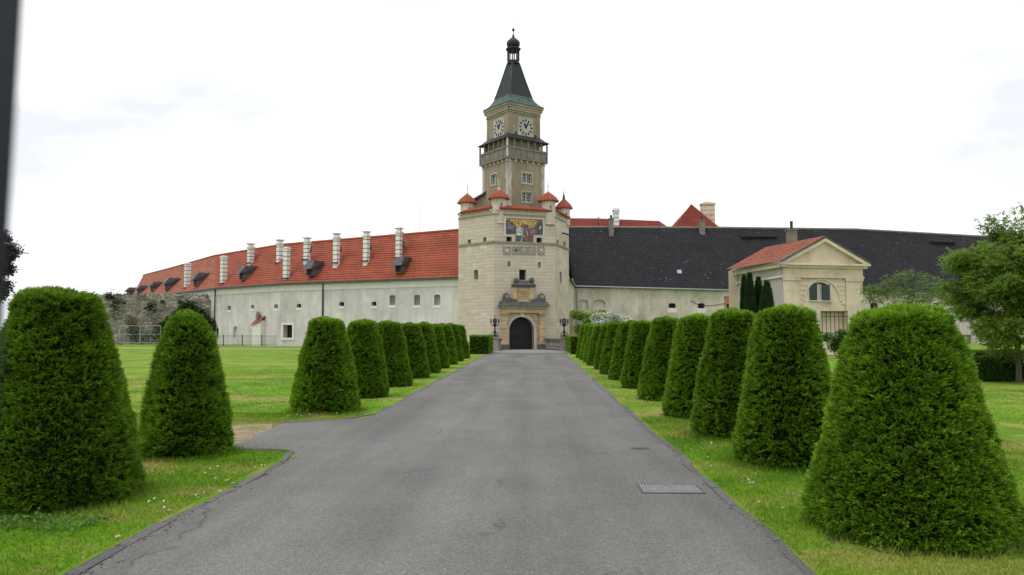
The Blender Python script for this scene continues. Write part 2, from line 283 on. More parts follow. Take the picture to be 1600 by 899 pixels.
# ------------------------------------------------------------------ object helpers
class MB:
    def __init__(s): s.v = []; s.f = []; s.uv = []; s.has_uv = False
    def face(s, pts, uv=None):
        b = len(s.v); s.v += [tuple(p) for p in pts]; s.f.append(tuple(range(b, b + len(pts))))
        if uv: s.has_uv = True
        s.uv.append(uv or [(0, 0)] * len(pts)); return s
    def box(s, lo, hi):
        x0, y0, z0 = lo; x1, y1, z1 = hi
        return s.hexa([(x0, y0, z0), (x1, y0, z0), (x1, y1, z0), (x0, y1, z0)], [(x0, y0, z1), (x1, y0, z1), (x1, y1, z1), (x0, y1, z1)])
    def hexa(s, bot, top):
        n = len(bot); s.face(bot[::-1]); s.face(top)
        for i in range(n): j = (i + 1) % n; s.face([bot[i], bot[j], top[j], top[i]])
        return s
    def obox(s, c, ux, uy, uz):
        """box from a centre and three half-extent vectors"""
        c, ux, uy, uz = map(Vector, (c, ux, uy, uz))
        b = [c - ux - uy - uz, c + ux - uy - uz, c + ux + uy - uz, c - ux + uy - uz]; t = [p + 2 * uz for p in b]
        return s.hexa(b, t)
    def bar(s, a, b, r, n=6, r2=None):
        a, b = Vector(a), Vector(b); d = (b - a).normalized(); x = d.orthogonal().normalized(); y = d.cross(x); r2 = r if r2 is None else r2
        A = [a + (x * math.cos(k * 6.2832 / n) + y * math.sin(k * 6.2832 / n)) * r for k in range(n)]
        B = [b + (x * math.cos(k * 6.2832 / n) + y * math.sin(k * 6.2832 / n)) * r2 for k in range(n)]
        return s.hexa(A, B)
    def lathe(s, cx, cy, prof, n=24, rib=0., a0=0.):
        rings = []
        for (r, z) in prof:
            rings.append([(cx + r * (1 + (rib if k % 2 else 0)) * math.cos(a0 + 6.28318 * k / n), cy + r * (1 + (rib if k % 2 else 0)) * math.sin(a0 + 6.28318 * k / n), z) for k in range(n)])
        for A, B in zip(rings, rings[1:]):
            for k in range(n): j = (k + 1) % n; s.face([A[k], A[j], B[j], B[k]])
        s.face(rings[0][::-1]); s.face(rings[-1]); return s
    def build(s, name, mat, parent=None, smooth=False, kind=None):
        me = bpy.data.meshes.new(name); me.from_pydata(s.v, [], s.f)
        if s.has_uv:
            u = me.uv_layers.new(name='UVMap'); flat = [c for q in s.uv for p in q for c in p]; u.data.foreach_set('uv', flat)
        me.materials.append(MAT[mat] if isinstance(mat, str) else mat)
        if smooth: me.polygons.foreach_set('use_smooth', [True] * len(me.polygons))
        me.update(); return link(name, me, parent, kind)
def link(name, me, parent=None, kind=None):
    o = bpy.data.objects.new(name, me); col.objects.link(o)
    if parent is not None: adopt(o, parent)
    if kind: o['kind'] = kind
    return o
def world_of(o):
    m = Matrix.Translation(o.location)
    return m if o.parent is None else world_of(o.parent) @ o.matrix_parent_inverse @ m
def adopt(o, parent):
    o.parent = parent; o.matrix_parent_inverse = world_of(parent).inverted()
def empty(name, loc=(0, 0, 0)):
    o = bpy.data.objects.new(name, None); o.empty_display_size = .3; col.objects.link(o); o.location = loc; return o
def tag(o, label=None, cat=None, group=None, kind=None):
    for k, v in (('label', label), ('category', cat), ('group', group), ('kind', kind)):
        if v: o[k] = v
    return o
def copy_tree(o, parent=None):
    c = o.copy(); col.objects.link(c)
    if parent is not None: c.parent = parent
    for ch in [x for x in bpy.data.objects if x.parent == o]: copy_tree(ch, c)
    return c
def tri_mesh(name, V, tint, mat, parent=None, kind=None):
    """V: (n,3,3) triangles; tint: (n,)"""
    n = len(V); me = bpy.data.meshes.new(name)
    me.vertices.add(n * 3); me.vertices.foreach_set('co', V.astype(np.float32).ravel())
    me.loops.add(n * 3); me.loops.foreach_set('vertex_index', np.arange(n * 3, dtype=np.int32))
    me.polygons.add(n); me.polygons.foreach_set('loop_start', np.arange(0, n * 3, 3, dtype=np.int32)); me.polygons.foreach_set('loop_total', np.full(n, 3, dtype=np.int32))
    a = me.attributes.new('tint', 'FLOAT', 'POINT'); a.data.foreach_set('value', np.repeat(tint, 3).astype(np.float32))
    me.materials.append(MAT[mat]); me.update(calc_edges=True); me.validate()
    return link(name, me, parent, kind)

class Wall:
    """A vertical plane from p0 to p1 (left to right as seen from outside)."""
    def __init__(s, p0, p1):
        s.p0 = Vector((p0[0], p0[1], 0)); s.p1 = Vector((p1[0], p1[1], 0)); s.len = (s.p1 - s.p0).length
        s.U = (s.p1 - s.p0).normalized(); s.N = Vector((s.U.y, -s.U.x, 0))
    def pt(s, u, z, d=0.): return s.p0 + s.U * u + s.N * d + Vector((0, 0, z))
    def px(s, px, py):
        d = ray(px, py); t = (s.p0 - CO).dot(s.N) / d.dot(s.N); q = CO + d * t
        return (q - s.p0).dot(s.U), q.z
    def rect(s, x0, y0, x1, y1):
        xm, ym = (x0 + x1) / 2, (y0 + y1) / 2
        return s.px(x0, ym)[0], s.px(x1, ym)[0], s.px(xm, y1)[1], s.px(xm, y0)[1]
    def box(s, mb, u0, u1, z0, z1, d0, d1):
        b = [s.pt(u0, z0, d1), s.pt(u1, z0, d1), s.pt(u1, z0, d0), s.pt(u0, z0, d0)]
        t = [s.pt(u0, z1, d1), s.pt(u1, z1, d1), s.pt(u1, z1, d0), s.pt(u0, z1, d0)]
        return mb.hexa(b, t)
    def poly(s, mb, pts, d0, d1):
        """prism with outline pts [(u,z)] between depths"""
        A = [s.pt(u, z, d0) for u, z in pts]; B = [s.pt(u, z, d1) for u, z in pts]
        return mb.hexa(A, B)
def arch_pts(u0, u1, zs, z1, n=12):
    c, r = (u0 + u1) / 2, (u1 - u0) / 2
    return [(c - r * math.cos(math.pi * k / n), zs + (z1 - zs) * math.sin(math.pi * k / n)) for k in range(n + 1)]
def wall_with_holes(w, u0, u1, z0, z1, holes, mb, d=0.):
    """holes: (ua, ub, za, zb, depth, spring or None)"""
    us = sorted({u0, u1, *[h[0] for h in holes], *[h[1] for h in holes]}); zs = sorted({z0, z1, *[h[2] for h in holes], *[h[3] for h in holes]})
    us = [u for u in us if u0 <= u <= u1]; zs = [z for z in zs if z0 <= z <= z1]
    for a, b in zip(us, us[1:]):
        for c, e in zip(zs, zs[1:]):
            um, zm = (a + b) / 2, (c + e) / 2
            if any(h[0] < um < h[1] and h[2] < zm < h[3] for h in holes): continue
            mb.face([w.pt(a, c, d), w.pt(b, c, d), w.pt(b, e, d), w.pt(a, e, d)])
    for (a, b, c, e, dp, sp) in holes:
        zz = e if sp is None else sp
        mb.face([w.pt(a, c, d), w.pt(a, zz, d), w.pt(a, zz, d - dp), w.pt(a, c, d - dp)])
        mb.face([w.pt(b, c, d), w.pt(b, c, d - dp), w.pt(b, zz, d - dp), w.pt(b, zz, d)])
        mb.face([w.pt(a, c, d), w.pt(a, c, d - dp), w.pt(b, c, d - dp), w.pt(b, c, d)])
        if sp is None: mb.face([w.pt(a, e, d), w.pt(b, e, d), w.pt(b, e, d - dp), w.pt(a, e, d - dp)])
        else:
            ap = arch_pts(a, b, sp, e)
            for (p, q) in zip(ap, ap[1:]):
                mb.face([w.pt(p[0], p[1], d), w.pt(q[0], q[1], d), w.pt(q[0], q[1], d - dp), w.pt(p[0], p[1], d - dp)])
                cu = a if (p[0] + q[0]) / 2 < (a + b) / 2 else b
                mb.face([w.pt(p[0], p[1], d), w.pt(cu, e, d), w.pt(q[0], q[1], d)])
    return mb
def window_in(w, h, parent, back='void', bars=0, cross=False, d=0., frame=None, name='window'):
    """The closing of an opening: pane set back, with frame, glazing bars or iron bars as sub-parts."""
    a, b, c, e, dp, sp = h; mb = MB()
    outline = [(a, c), (b, c), (b, e), (a, e)] if sp is None else [(a, c), (b, c)] + arch_pts(a, b, sp, e)[::-1]
    mb.face([w.pt(u, z, d - dp + .01) for u, z in outline]); o = mb.build(name, back, parent)
    if frame:
        m = MB(); t = min(.07, (b - a) * .12)
        w.box(m, a, a + t, c, e, d - dp + .012, d - dp + .06); w.box(m, b - t, b, c, e, d - dp + .012, d - dp + .06)
        w.box(m, a + t, b - t, e - t, e, d - dp + .012, d - dp + .06); w.box(m, a + t, b - t, c, c + t, d - dp + .012, d - dp + .06)
        if cross: w.box(m, (a + b) / 2 - t * .6, (a + b) / 2 + t * .6, c + t, e - t, d - dp + .012, d - dp + .065); 
        m.build('frame', frame, o)
        if cross:
            for uu in (a + (b - a) * .28, a + (b - a) * .72):
                g = MB(); w.box(g, uu - .012, uu + .012, c + t, e - t, d - dp + .012, d - dp + .04)
                g.build('glazing_bar', frame, o)
            for k in (1, 2):
                zz = c + (e - c) * k / 3; g = MB(); w.box(g, a + t, b - t, zz - .012, zz + .012, d - dp + .012, d - dp + .038); g.build('glazing_bar', frame, o)
    for k in range(bars):
        uu = a + (b - a) * (k + 1) / (bars + 1); g = MB(); g.bar(w.pt(uu, c, d - .06), w.pt(uu, e, d - .06), .018, 5); g.build('bar', 'iron', o)
    return o
def roof_rows(mb, e0, e1, r0, r1, rows, step=.03):
    """Courses of tiles stepping up from the eave e0-e1 to the ridge r0-r1, each row lipped over the one below."""
    e0, e1, r0, r1 = map(Vector, (e0, e1, r0, r1)); n = (e1 - e0).cross(r0 - e0).normalized()
    if n.z < 0: n = -n
    L0 = (e1 - e0).length; H = ((r0 - e0).length + (r1 - e1).length) / 2
    for i in range(rows):
        a, b = i / rows, (i + 1) / rows
        p0, p1, q0, q1 = e0.lerp(r0, a), e1.lerp(r1, a), e0.lerp(r0, b), e1.lerp(r1, b)
        uv = [(0, a * H), (L0, a * H), (L0, b * H), (0, b * H)]
        mb.face([p0 + n * step, p1 + n * step, q1, q0], uv); mb.face([p0, p1, p1 + n * step, p0 + n * step], [(0, a * H)] * 4)
    return mb

# ================================================================== SETTING: ground, road, kerbs
def sheet(name, pts, z, mat, kind='structure'):
    mb = MB(); mb.face([(x, y, z) for x, y in pts]); return tag(mb.build(name, mat), kind=kind)
LX = -3.14
def RE(y): return 1.865 + .0075 * y
sheet('lawn', [(-900, -60), (900, -60), (900, 1500), (-900, 1500)], 0, 'lawn')
def wob(y, s): return .022 * math.sin(y * 1.3 + s) + .016 * math.sin(y * 3.1 + s * 2)
right_edge = [(RE(y) + wob(y, 0), y) for y in np.arange(-6, 54, .75)]
left_a = [(LX + wob(y, 2), y) for y in np.arange(-6, 10.2, .75)] + [(-3.2, 10.45), (-3.32, 10.68), (-3.55, 10.82), (-3.9, 10.87), (-4.35, 10.88)]
left_b = [(-4.5, 13.75), (-4.35, 14.02), (-3.95, 14.25), (-3.5, 14.4), (-3.22, 14.58), (-3.08, 14.95)] + [(-3.06 + wob(y, 4) + .001 * y, y) for y in np.arange(15.6, 54, .75)]
road = right_edge + [(2.3, 54), (-3.0, 54)] + left_b[::-1] + [(-4.42, 13.1), (-4.36, 12.2), (-4.30, 11.4)] + left_a[::-1]
sheet('road', road, .008, 'asphalt')
sheet('forecourt', [(-4.3, 54.0), (4.4, 54.0), (4.2, 60), (3.4, 67.5), (-5.6, 64.6), (-4.6, 60)], .012, 'forecourt')
dirt = [(-4.25, 11.0), (-5.0, 10.95), (-5.7, 11.3), (-6.2, 11.9), (-6.0, 12.8), (-5.3, 13.5), (-4.6, 13.7), (-4.40, 13.0), (-4.33, 12.1)]
sheet('bare_earth', dirt, .004, 'dirt')
MAT['asphalt_dark'] = plain('patched asphalt', (.062, .062, .061), (.098, .098, .096), 5, .85, .6, 70)
def patch(px, py, a, b, sd):
    c = atz(px, py); sheet('asphalt_patch', [(c.x + a * math.cos(k * .3491) * (1 + .2 * math.sin(k * 2.3 + sd)), c.y + b * math.sin(k * .3491) * (1 + .2 * math.sin(k * 1.7 + sd))) for k in range(18)], .0115, 'asphalt_dark')
patch(1000, 702, .13, .09, 1)
def strip(name, line, wd, z, mat):
    A, B = [], []
    for i, p in enumerate(line):
        q = Vector(line[min(i + 1, len(line) - 1)]) - Vector(line[max(i - 1, 0)]); q.normalize(); n = Vector((-q.y, q.x)) * wd / 2
        A.append(tuple(Vector(p) + n)); B.append(tuple(Vector(p) - n))
    mb = MB()
    for i in range(len(line) - 1): mb.face([(*B[i], z), (*B[i + 1], z), (*A[i + 1], z), (*A[i], z)])
    return tag(mb.build(name, mat), kind='structure')
strip('gravel_path', [(-75, 67.5), (-45, 67.3), (-32, 66.6), (-19.5, 64.5), (-11, 59), (-6, 54.2), (-3.4, 52.6)], 1.5, .004, 'gravel')
strip('side_path', [(2.5, 52.3), (6, 52.2), (14, 46), (30, 44)], 1.3, .005, 'gravel')

unit = MB(); unit.hexa([(-.5, -.5, 0), (.5, -.5, 0), (.5, .5, 0), (-.5, .5, 0)], [(-.47, -.44, 1), (.48, -.46, 1), (.46, .45, 1), (-.485, .46, 1)])
unit_me = bpy.data.meshes.new('kerb_stone'); unit_me.from_pydata(unit.v, [], unit.f); unit_me.materials.append(MAT['kerb'])
def kerb(name, line, wd=.105):
    root = empty(name, (line[0][0], line[0][1], 0)); root['kind'] = 'structure'
    P = [Vector((x, y, 0)) for x, y in line]; acc = []; 
    for a, b in zip(P, P[1:]):
        n = max(1, int((b - a).length / .25))
        for k in range(n): acc.append(a.lerp(b, k / n))
    acc.append(P[-1]); i = 0
    while i < len(acc) - 1:
        far = acc[i].y > 25; st = 3 if not far else 10; j = min(i + st, len(acc) - 1); a, b = acc[i], acc[j]
        o = bpy.data.objects.new('kerb_stone', unit_me); col.objects.link(o); o.parent = root
        m = (a + b) / 2 - root.location; d = b - a
        o.location = (m.x + random.uniform(-.02, .02), m.y, -.008); o.rotation_euler = (random.uniform(-.02, .02), random.uniform(-.03, .03), math.atan2(d.y, d.x) + random.uniform(-.02, .02))
        o.scale = (d.length - .012, wd * random.uniform(.72, 1.15), .020 + random.uniform(-.006, .007)); i = j
    return root
kerb('kerb_right', [(x + .025, y) for x, y in right_edge if y > 1.5])
kerb('kerb_left', [(x - .025, y) for x, y in left_a[8:]])
kerb('kerb_avenue', [(x - .025, y + .015) for x, y in left_b])

# ================================================================== LEFT WING (white walls, red roof)
HE, HR = 6.15, 10.7
eave = [atz(716, 433, HE), atz(440, 442.8, HE), atz(336, 450, HE), atz(272, 457.6, HE)]
ridge = [atz(716, 360, HR), atz(440, 383, HR), atz(336, 400, HR), atz(272, 418, HR), atz(224, 430.5, HR)]
dlast = (ridge[4] - ridge[3]).normalized(); eave.append(eave[3] + dlast * (ridge[4] - ridge[3]).length)
tail = eave[4] + dlast * 6.0; hip_back = ridge[4] + dlast * 6.0; hip_back.z = HE
eave[0] += (eave[0] - eave[1]).normalized() * 1.5; ridge[0] += (ridge[0] - ridge[1]).normalized() * 1.5
lw = tag(empty('long_wing', (eave[1].x, eave[1].y, 0)), 'long white castle wing with red tiled roof running left from the gate tower', 'building')
OV = .28
lw_walls = []
for i in range(4):
    a, b = eave[i + 1], eave[i]; wl = Wall(a.xy, b.xy); lw_walls.append(Wall((wl.pt(0, 0, -OV)).xy, (wl.pt(wl.len, 0, -OV)).xy))
def lwh(i, x0, y0, x1, y1, dp=.3, arch=0):
    u0, u1, z0, z1 = lw_walls[i].rect(x0, y0, x1, y1); return (u0, u1, z0, z1, dp, (z1 - arch * (u1 - u0)) if arch else None)
small = {0: [(463.5, 475, 470.5, 481), (529.5, 472, 537.5, 478.5), (580, 471.5, 588, 478)], 1: [(355.5, 478, 360.5, 484.5), (391.5, 476.5, 396.8, 482.5), (428, 475.5, 434, 482)]}
barred = [(608.5, 461.5, 617.5, 477), (647, 461, 656.5, 477), (678, 460.5, 688, 477)]
big = (442.5, 508, 457, 528)
niches = [(336.8, 511, 341.5, 528), (364.5, 510, 371, 528.5)]
for i in range(4):
    W = lw_walls[i]; holes = []; todo = []
    for r in small.get(i, []): h = lwh(i, *r, .35, .15); holes.append(h); todo.append((h, 'void', 0))
    if i == 0:
        for r in barred: h = lwh(0, *r, .3, .2); holes.append(h); todo.append((h, 'plaster_cream_dark', 3))
        h = lwh(0, *big, .6); holes.append(h); todo.append((h, 'void', 0))
    if i == 1:
        for r in niches: h = lwh(1, *r, .25, .4); holes.append(h); todo.append((h, 'plaster_grey', 0))
    mb = MB(); wall_with_holes(W, 0, W.len, 0, HE - .05, holes, mb); mb.build('wall', 'plaster_grey', lw)
    for h, back, bars in todo: window_in(W, h, lw, back, bars, name='window' if back != 'plaster_grey' else 'niche')
    m = MB(); W.box(m, 0, W.len, HE - .75, HE - .1, 0, .05); m.build('frieze_band', 'plaster_white', lw)
    m = MB(); W.box(m, -.02, W.len, HE - .16, HE + .02, .06, OV + .1); m.build('gutter', 'lead', lw)
    m = MB(); roof_rows(m, eave[i + 1], eave[i], ridge[i + 1], ridge[i], 19, .040); m.build('roof_tiles', 'red_tile' if i < 2 else 'red_tile_old', lw, kind='stuff')
    m = MB(); m.bar(ridge[i + 1] + Vector((0, 0, .02)), ridge[i] + Vector((0, 0, .02)), .13, 8); m.build('ridge_cap', 'red_pan', lw)
    # rear slope and rear wall
    back0, back1 = ridge[i] * 2 - eave[i], ridge[i + 1] * 2 - eave[i + 1]; back0.z = back1.z = HE
    m = MB(); m.face([back0, back1, ridge[i + 1], ridge[i]], [(0, 0), (9, 0), (9, 6), (0, 6)]); m.build('rear_roof', 'red_tile', lw)
    m = MB(); m.face([(back0.x, back0.y, 0), (back1.x, back1.y, 0), back1, back0]); m.build('rear_wall', 'plaster_grey', lw)
m = MB(); roof_rows(m, tail, eave[4], hip_back.lerp(ridge[4], 1.0), ridge[4], 24); m.face([tail, ridge[4], ridge[4] * 2 - eave[4] + Vector((0, 0, 2 * (HE - HR)))]); m.build('hip_end', 'red_tile_old', lw)
W = lw_walls[0]
h = lwh(0, *big); m = MB(); t = .22
for (a, b, c, e) in ((h[0] - t, h[0], h[2] - t, h[3] + t), (h[1], h[1] + t, h[2] - t, h[3] + t), (h[0], h[1], h[3], h[3] + t), (h[0], h[1], h[2] - t, h[2])): W.box(m, a, b, c, e, 0, .05)
m.build('window_surround', 'plaster_white', lw)
for r in small[0] + small[1] + barred:
    i = 0 if r in small[0] + barred else 1; h = lwh(i, *r); m = MB(); lw_walls[i].box(m, h[0] - .06, h[1] + .06, h[2] - .25, h[2] - .02, 0, .03); m.build('sill', 'plaster_white', lw)
for i, px, ya, yb in ((0, 505, 445, 542), (1, 336.5, 452, 540)):
    u, _ = lw_walls[i].px(px, 490); m = MB(); m.bar(lw_walls[i].pt(u, 0, .09), lw_walls[i].pt(u, HE - .1, .09), .07, 8); m.build('downpipe', 'iron', lw)
# roof chimneys and dormers, set on the roof plane
def on_roof(i, px, py):
    e0, e1, r0 = eave[i], eave[i + 1], ridge[i]; n = (e1 - e0).cross(r0 - e0).normalized(); d = ray(px, py); t = (e0 - CO).dot(n) / d.dot(n); return CO + d * t
def seg_of(px): return 0 if px > 440 else 1 if px > 336 else 2 if px > 272 else 3
for (px, yt, yb, capped, s) in ((476.7, 370.6, 406, 1, 0), (523, 364, 411, 1, 0), (570, 361, 408, 1, 0), (621, 355.5, 403, 1, 0), (388, 380, 411, 1, 1), (433.6, 374, 411, 1, 1), (444.6, 386, 435, 0, 0), (345.5, 400, 443, 0, 1), (288.7, 411, 450, 0, 2)):
    b = on_roof(s, px, yb); U = lw_walls[s].U; N = lw_walls[s].N; w2 = 3.9 / FPX * b.y; c = b - N * w2
    zt = at(px, yt, c.y).z; z0 = b.z - .5; top = zt - (.55 if capped else .2)
    ch = MB(); ch.obox(c + Vector((0, 0, (z0 - b.z + top - b.z) / 2 )), U * w2, N * w2, Vector((0, 0, (top - z0) / 2))); sh = ch.build('chimney', 'chimney_white', lw)
    nb = max(4, int((top - b.z) / .42))
    for k in range(nb):
        z = b.z + .2 + (top - b.z - .2) * k / nb + .15; m = MB(); m.obox(Vector((c.x, c.y, z)), U * (w2 + .015), N * (w2 + .015), Vector((0, 0, .026))); m.build('strap', 'metal_band', sh)
    m = MB()
    if capped:
        m.obox(Vector((c.x, c.y, top + .08)), U * (w2 + .08), N * (w2 + .08), Vector((0, 0, .08))); m.obox(Vector((c.x, c.y, top + .26)), U * (w2 * .8), N * (w2 * .8), Vector((0, 0, .10)))
        q = Vector((c.x, c.y, top + .36)); A = [q + U * x * w2 * 1.0 + N * y * w2 * 1.0 for x, y in ((-1, -1), (1, -1), (1, 1), (-1, 1))]; B = [q + U * x * w2 * 1.55 + N * y * w2 * 1.55 + Vector((0, 0, .12)) for x, y in ((-1, -1), (1, -1), (1, 1), (-1, 1))]; m.hexa(A, B)
    else: m.obox(Vector((c.x, c.y, top + .06)), U * (w2 + .06), N * (w2 + .06), Vector((0, 0, .06))); m.obox(Vector((c.x, c.y, top + .15)), U * (w2 - .05), N * (w2 - .05), Vector((0, 0, .05)))
    m.build('chimney_cap', 'chimney_white', sh)
    m = MB(); m.obox(b + N * .02 + Vector((0, 0, .0)), U * (w2 + .12), N * .12, Vector((0, 0, .06))); m.build('flashing', 'lead', sh)
    if capped:
        q = on_roof(s, px + 8.5, yt + (yb - yt) * .58); sl = (ridge[s] - eave[s]).normalized(); nr = U.cross(sl).normalized(); m = MB(); m.obox(q + nr * .12, U * .2, sl * .36, nr * .1); m.build('roof_hatch', 'lead', sh)
for (px, yt, yb, wpx, s) in ((486, 407, 432, 19, 0), (625, 401, 427, 21, 0), (380, 415, 438, 17, 1), (307.6, 426, 448, 16, 2), (262, 434, 455, 16, 3), (239, 440, 456, 14, 3), (218, 446, 460, 12, 3), (201, 449, 462, 11, 3)):
    b = on_roof(s, px, yb); U = lw_walls[s].U; N = lw_walls[s].N; hw = wpx / 2 / FPX * b.y; hh = (yb - yt) / FPX * b.y
    d0 = MB(); f0 = b - U * hw * .62; f1 = b + U * hw * .62; up = Vector((0, 0, hh * .55))
    d0.hexa([f0 + N * .25, f1 + N * .25, f1 - N * 1.6, f0 - N * 1.6], [f0 + N * .25 + up, f1 + N * .25 + up, f1 - N * 1.6 + up, f0 - N * 1.6 + up]); d = d0.build('dormer', 'dark_stone', lw)
    m = MB(); m.face([f0 + U * .1 + N * .26 + Vector((0, 0, .1)), f1 - U * .1 + N * .26 + Vector((0, 0, .1)), f1 - U * .1 + N * .26 + up * .85, f0 + U * .1 + N * .26 + up * .85]); m.build('dormer_opening', 'void', d)
    m = MB(); tk = N * .08; g0 = b - U * hw + N * .72 + up * .78; g1 = b + U * hw + N * .72 + up * .78; k0 = b - U * hw * .72 - N * .05 + Vector((0, 0, hh)); k1 = b + U * hw * .72 - N * .05 + Vector((0, 0, hh)); bk = -N * 1.4
    m.hexa([g0, g1, f1 - N * 1.2 + up, f0 - N * 1.2 + up], [k0, k1, k1 + bk, k0 + bk]); m.build('dormer_roof', 'lead', d)
m = MB(); q = ridge[0].lerp(ridge[1], .24); m.bar(q, q + Vector((0, 0, 2.6)), .018, 5); m.build('lightning_rod', 'iron', lw)
# buttress with its red cap
W = lw_walls[1]; u0, u1, z0, z1 = W.rect(400.5, 498, 414, 541); bt = tag(empty('buttress', W.pt((u0 + u1) / 2, 0, .4)), 'small white buttress with red tiled cap against the long white wall', 'buttress')
m = MB(); W.poly(m, [(u0, 0), (u1, 0), (u1, z1 * .92), (u0, z1 * .75)], .01, .5); m.build('pier', 'plaster_white', bt)
m = MB(); W.poly(m, [(u0 - .6, 0), (u0, 0), (u0, z1 * .55)], .01, .35); m.build('sloped_foot', 'plaster_cream_dark', bt)
m = MB(); q = [W.pt(u0 - .1, z1 * .74, .62), W.pt(u1 + .1, z1 * .90, .62), W.pt(u1 + .1, z1 * 1.08, .02), W.pt(u0 + .12, z1 * 1.0, .02)]; m.hexa(q, [p + Vector((0, 0, .06)) for p in q]); m.build('tile_cap', 'red_pan', bt)
m = MB(); a, b, c, e = W.rect(405, 487, 408.5, 498); W.poly(m, [(a, c), (b, c), (b, e - .3), ((a + b) / 2, e), (a, e - .3)], .05, .4); m.build('brick_stump', 'chimney_grey', bt)

# ================================================================== RUINED STONE WALL
ra = at(336, 541, 85.0); rb = at(150, 541, 85.5); rc = at(40, 541, 88)
rw = tag(empty('ruined_wall', (rb.x, rb.y, 0)), 'old rubble stone wall with broken top at the far left of the white wing', 'wall')
line = [Vector((ra.x, ra.y, 0)), Vector((rb.x, rb.y, 0)), Vector((rc.x, rc.y, 0))]
def ruin():
    mb = MB(); P = []
    for a, b in zip(line, line[1:]):
        n = 44
        for k in range(n): P.append(a.lerp(b, k / n))
    P.append(line[-1]); H = []
    for i, p in enumerate(P):
        px = 830 + p.x / p.y * FPX; h = 5.45 + .18 * mnoise.noise(Vector((i * .35, 0, 0))) + .12 * mnoise.noise(Vector((i * 1.1, 3, 0)))
        if px > 314: h = 5.4 - (px - 314) / 22 * 1.0
        if int(i * .31) % 4 == 1 and px < 300: h -= .15
        H.append(h)
    rows = 16
    def q(i, k, side): 
        p = P[i]; z = H[i] * k / rows; nn_ = mnoise.noise(Vector((p.x * .8, z * .9, side * 9))) * .14 + mnoise.noise(Vector((p.x * 2.3, z * 2.3, 5))) * .06
        return (p.x, p.y + side * .55 + nn_, z)
    for s in (-1, 1):
        for i in range(len(P) - 1):
            for k in range(rows): mb.face([q(i + 1, k, s), q(i, k, s), q(i, k + 1, s), q(i + 1, k + 1, s)])
    for i in range(len(P) - 1): mb.face([q(i + 1, rows, -1), q(i, rows, -1), q(i, rows, 1), q(i + 1, rows, 1)])
    for k in range(rows): mb.face([q(0, k, -1), q(0, k, 1), q(0, k + 1, 1), q(0, k + 1, -1)])
    mb.build('masonry', 'rubble', rw)
    for px, py, s in ((253, 471.5, .16), (281, 472.5, .2), (193, 474, .12)):
        c = at(px, py, 84.25); m = MB(); m.box((c.x - s, c.y - .02, c.z - s), (c.x + s, c.y + .3, c.z + s)); m.build('put_log_hole', 'void', rw)
    m = MB()
    for k in range(70):
        i = random.randrange(0, 44); p = P[i]; s = random.uniform(.12, .26)
        m.obox((p.x + random.uniform(-.2, .2), p.y + random.uniform(-.4, .3), H[i] + s * .2), (s, random.uniform(-.05, .05), 0), (0, s * .8, .03), (0.02, 0, s * .5))
    m.build('loose_coping', 'rubble', rw, kind='stuff')
ruin()

# ================================================================== GATE BASTION (six-sided, cream ashlar)
HX = [(-6.15, 64.7), (-2.99, 61.8), (2.02, 63.7), (3.34, 68.0), (.2, 70.6), (-4.9, 69.0)]   # L A B R BR BL
ctr = Vector((sum(p[0] for p in HX) / 6, sum(p[1] for p in HX) / 6, 0))
bs = tag(empty('gate_bastion', (ctr.x, ctr.y, 0)), 'six-sided cream stone gate bastion with corner turrets and mosaic above the black door', 'building')
FW = [Wall(HX[i], HX[(i + 1) % 6]) for i in range(6)]
front = FW[1]; leftf = FW[0]; rightf = FW[2]
ZTOP = front.px(820, 331)[1]; ZSTR = front.px(820, 381.5)[1]; ZUP = front.px(820, 338)[1]
def hole(w, x0, y0, x1, y1, dp, arch=None):
    u0, u1, z0, z1 = w.rect(x0, y0, x1, y1); return (u0, u1, max(z0, 0.0), z1, dp, None if arch is None else z1 - arch)
door = hole(front, 795, 495.5, 834, 547.5, .55); door = (door[0], door[1], 0., door[3], .55, door[3] - (door[1] - door[0]) / 2)
fh = [door, hole(front, 791, 370, 800, 379, .4), hole(front, 838, 371.5, 847, 380.5, .4), hole(front, 793, 409, 797.5, 417, .12), hole(front, 840.5, 410.5, 845, 418.5, .12), hole(front, 811, 421.5, 822, 438, .35)]
lh = [hole(leftf, 731, 374.5, 736, 383, .3), hole(leftf, 755, 371, 760, 380, .3), hole(leftf, 740.5, 422, 747, 437, .35)]
rh = [hole(rightf, 874, 425.5, 877.5, 442, .3), hole(rightf, 869.5, 375, 872.5, 382, .2), hole(rightf, 880, 378, 883.5, 386, .2)]
mos = front.rect(789, 341.5, 849, 367); mos_low = front.rect(804.5, 367, 833.5, 380)
portal = front.rect(783, 480, 850, 547)
all_h = [lh, fh, rh, [], [], []]
blocks = []
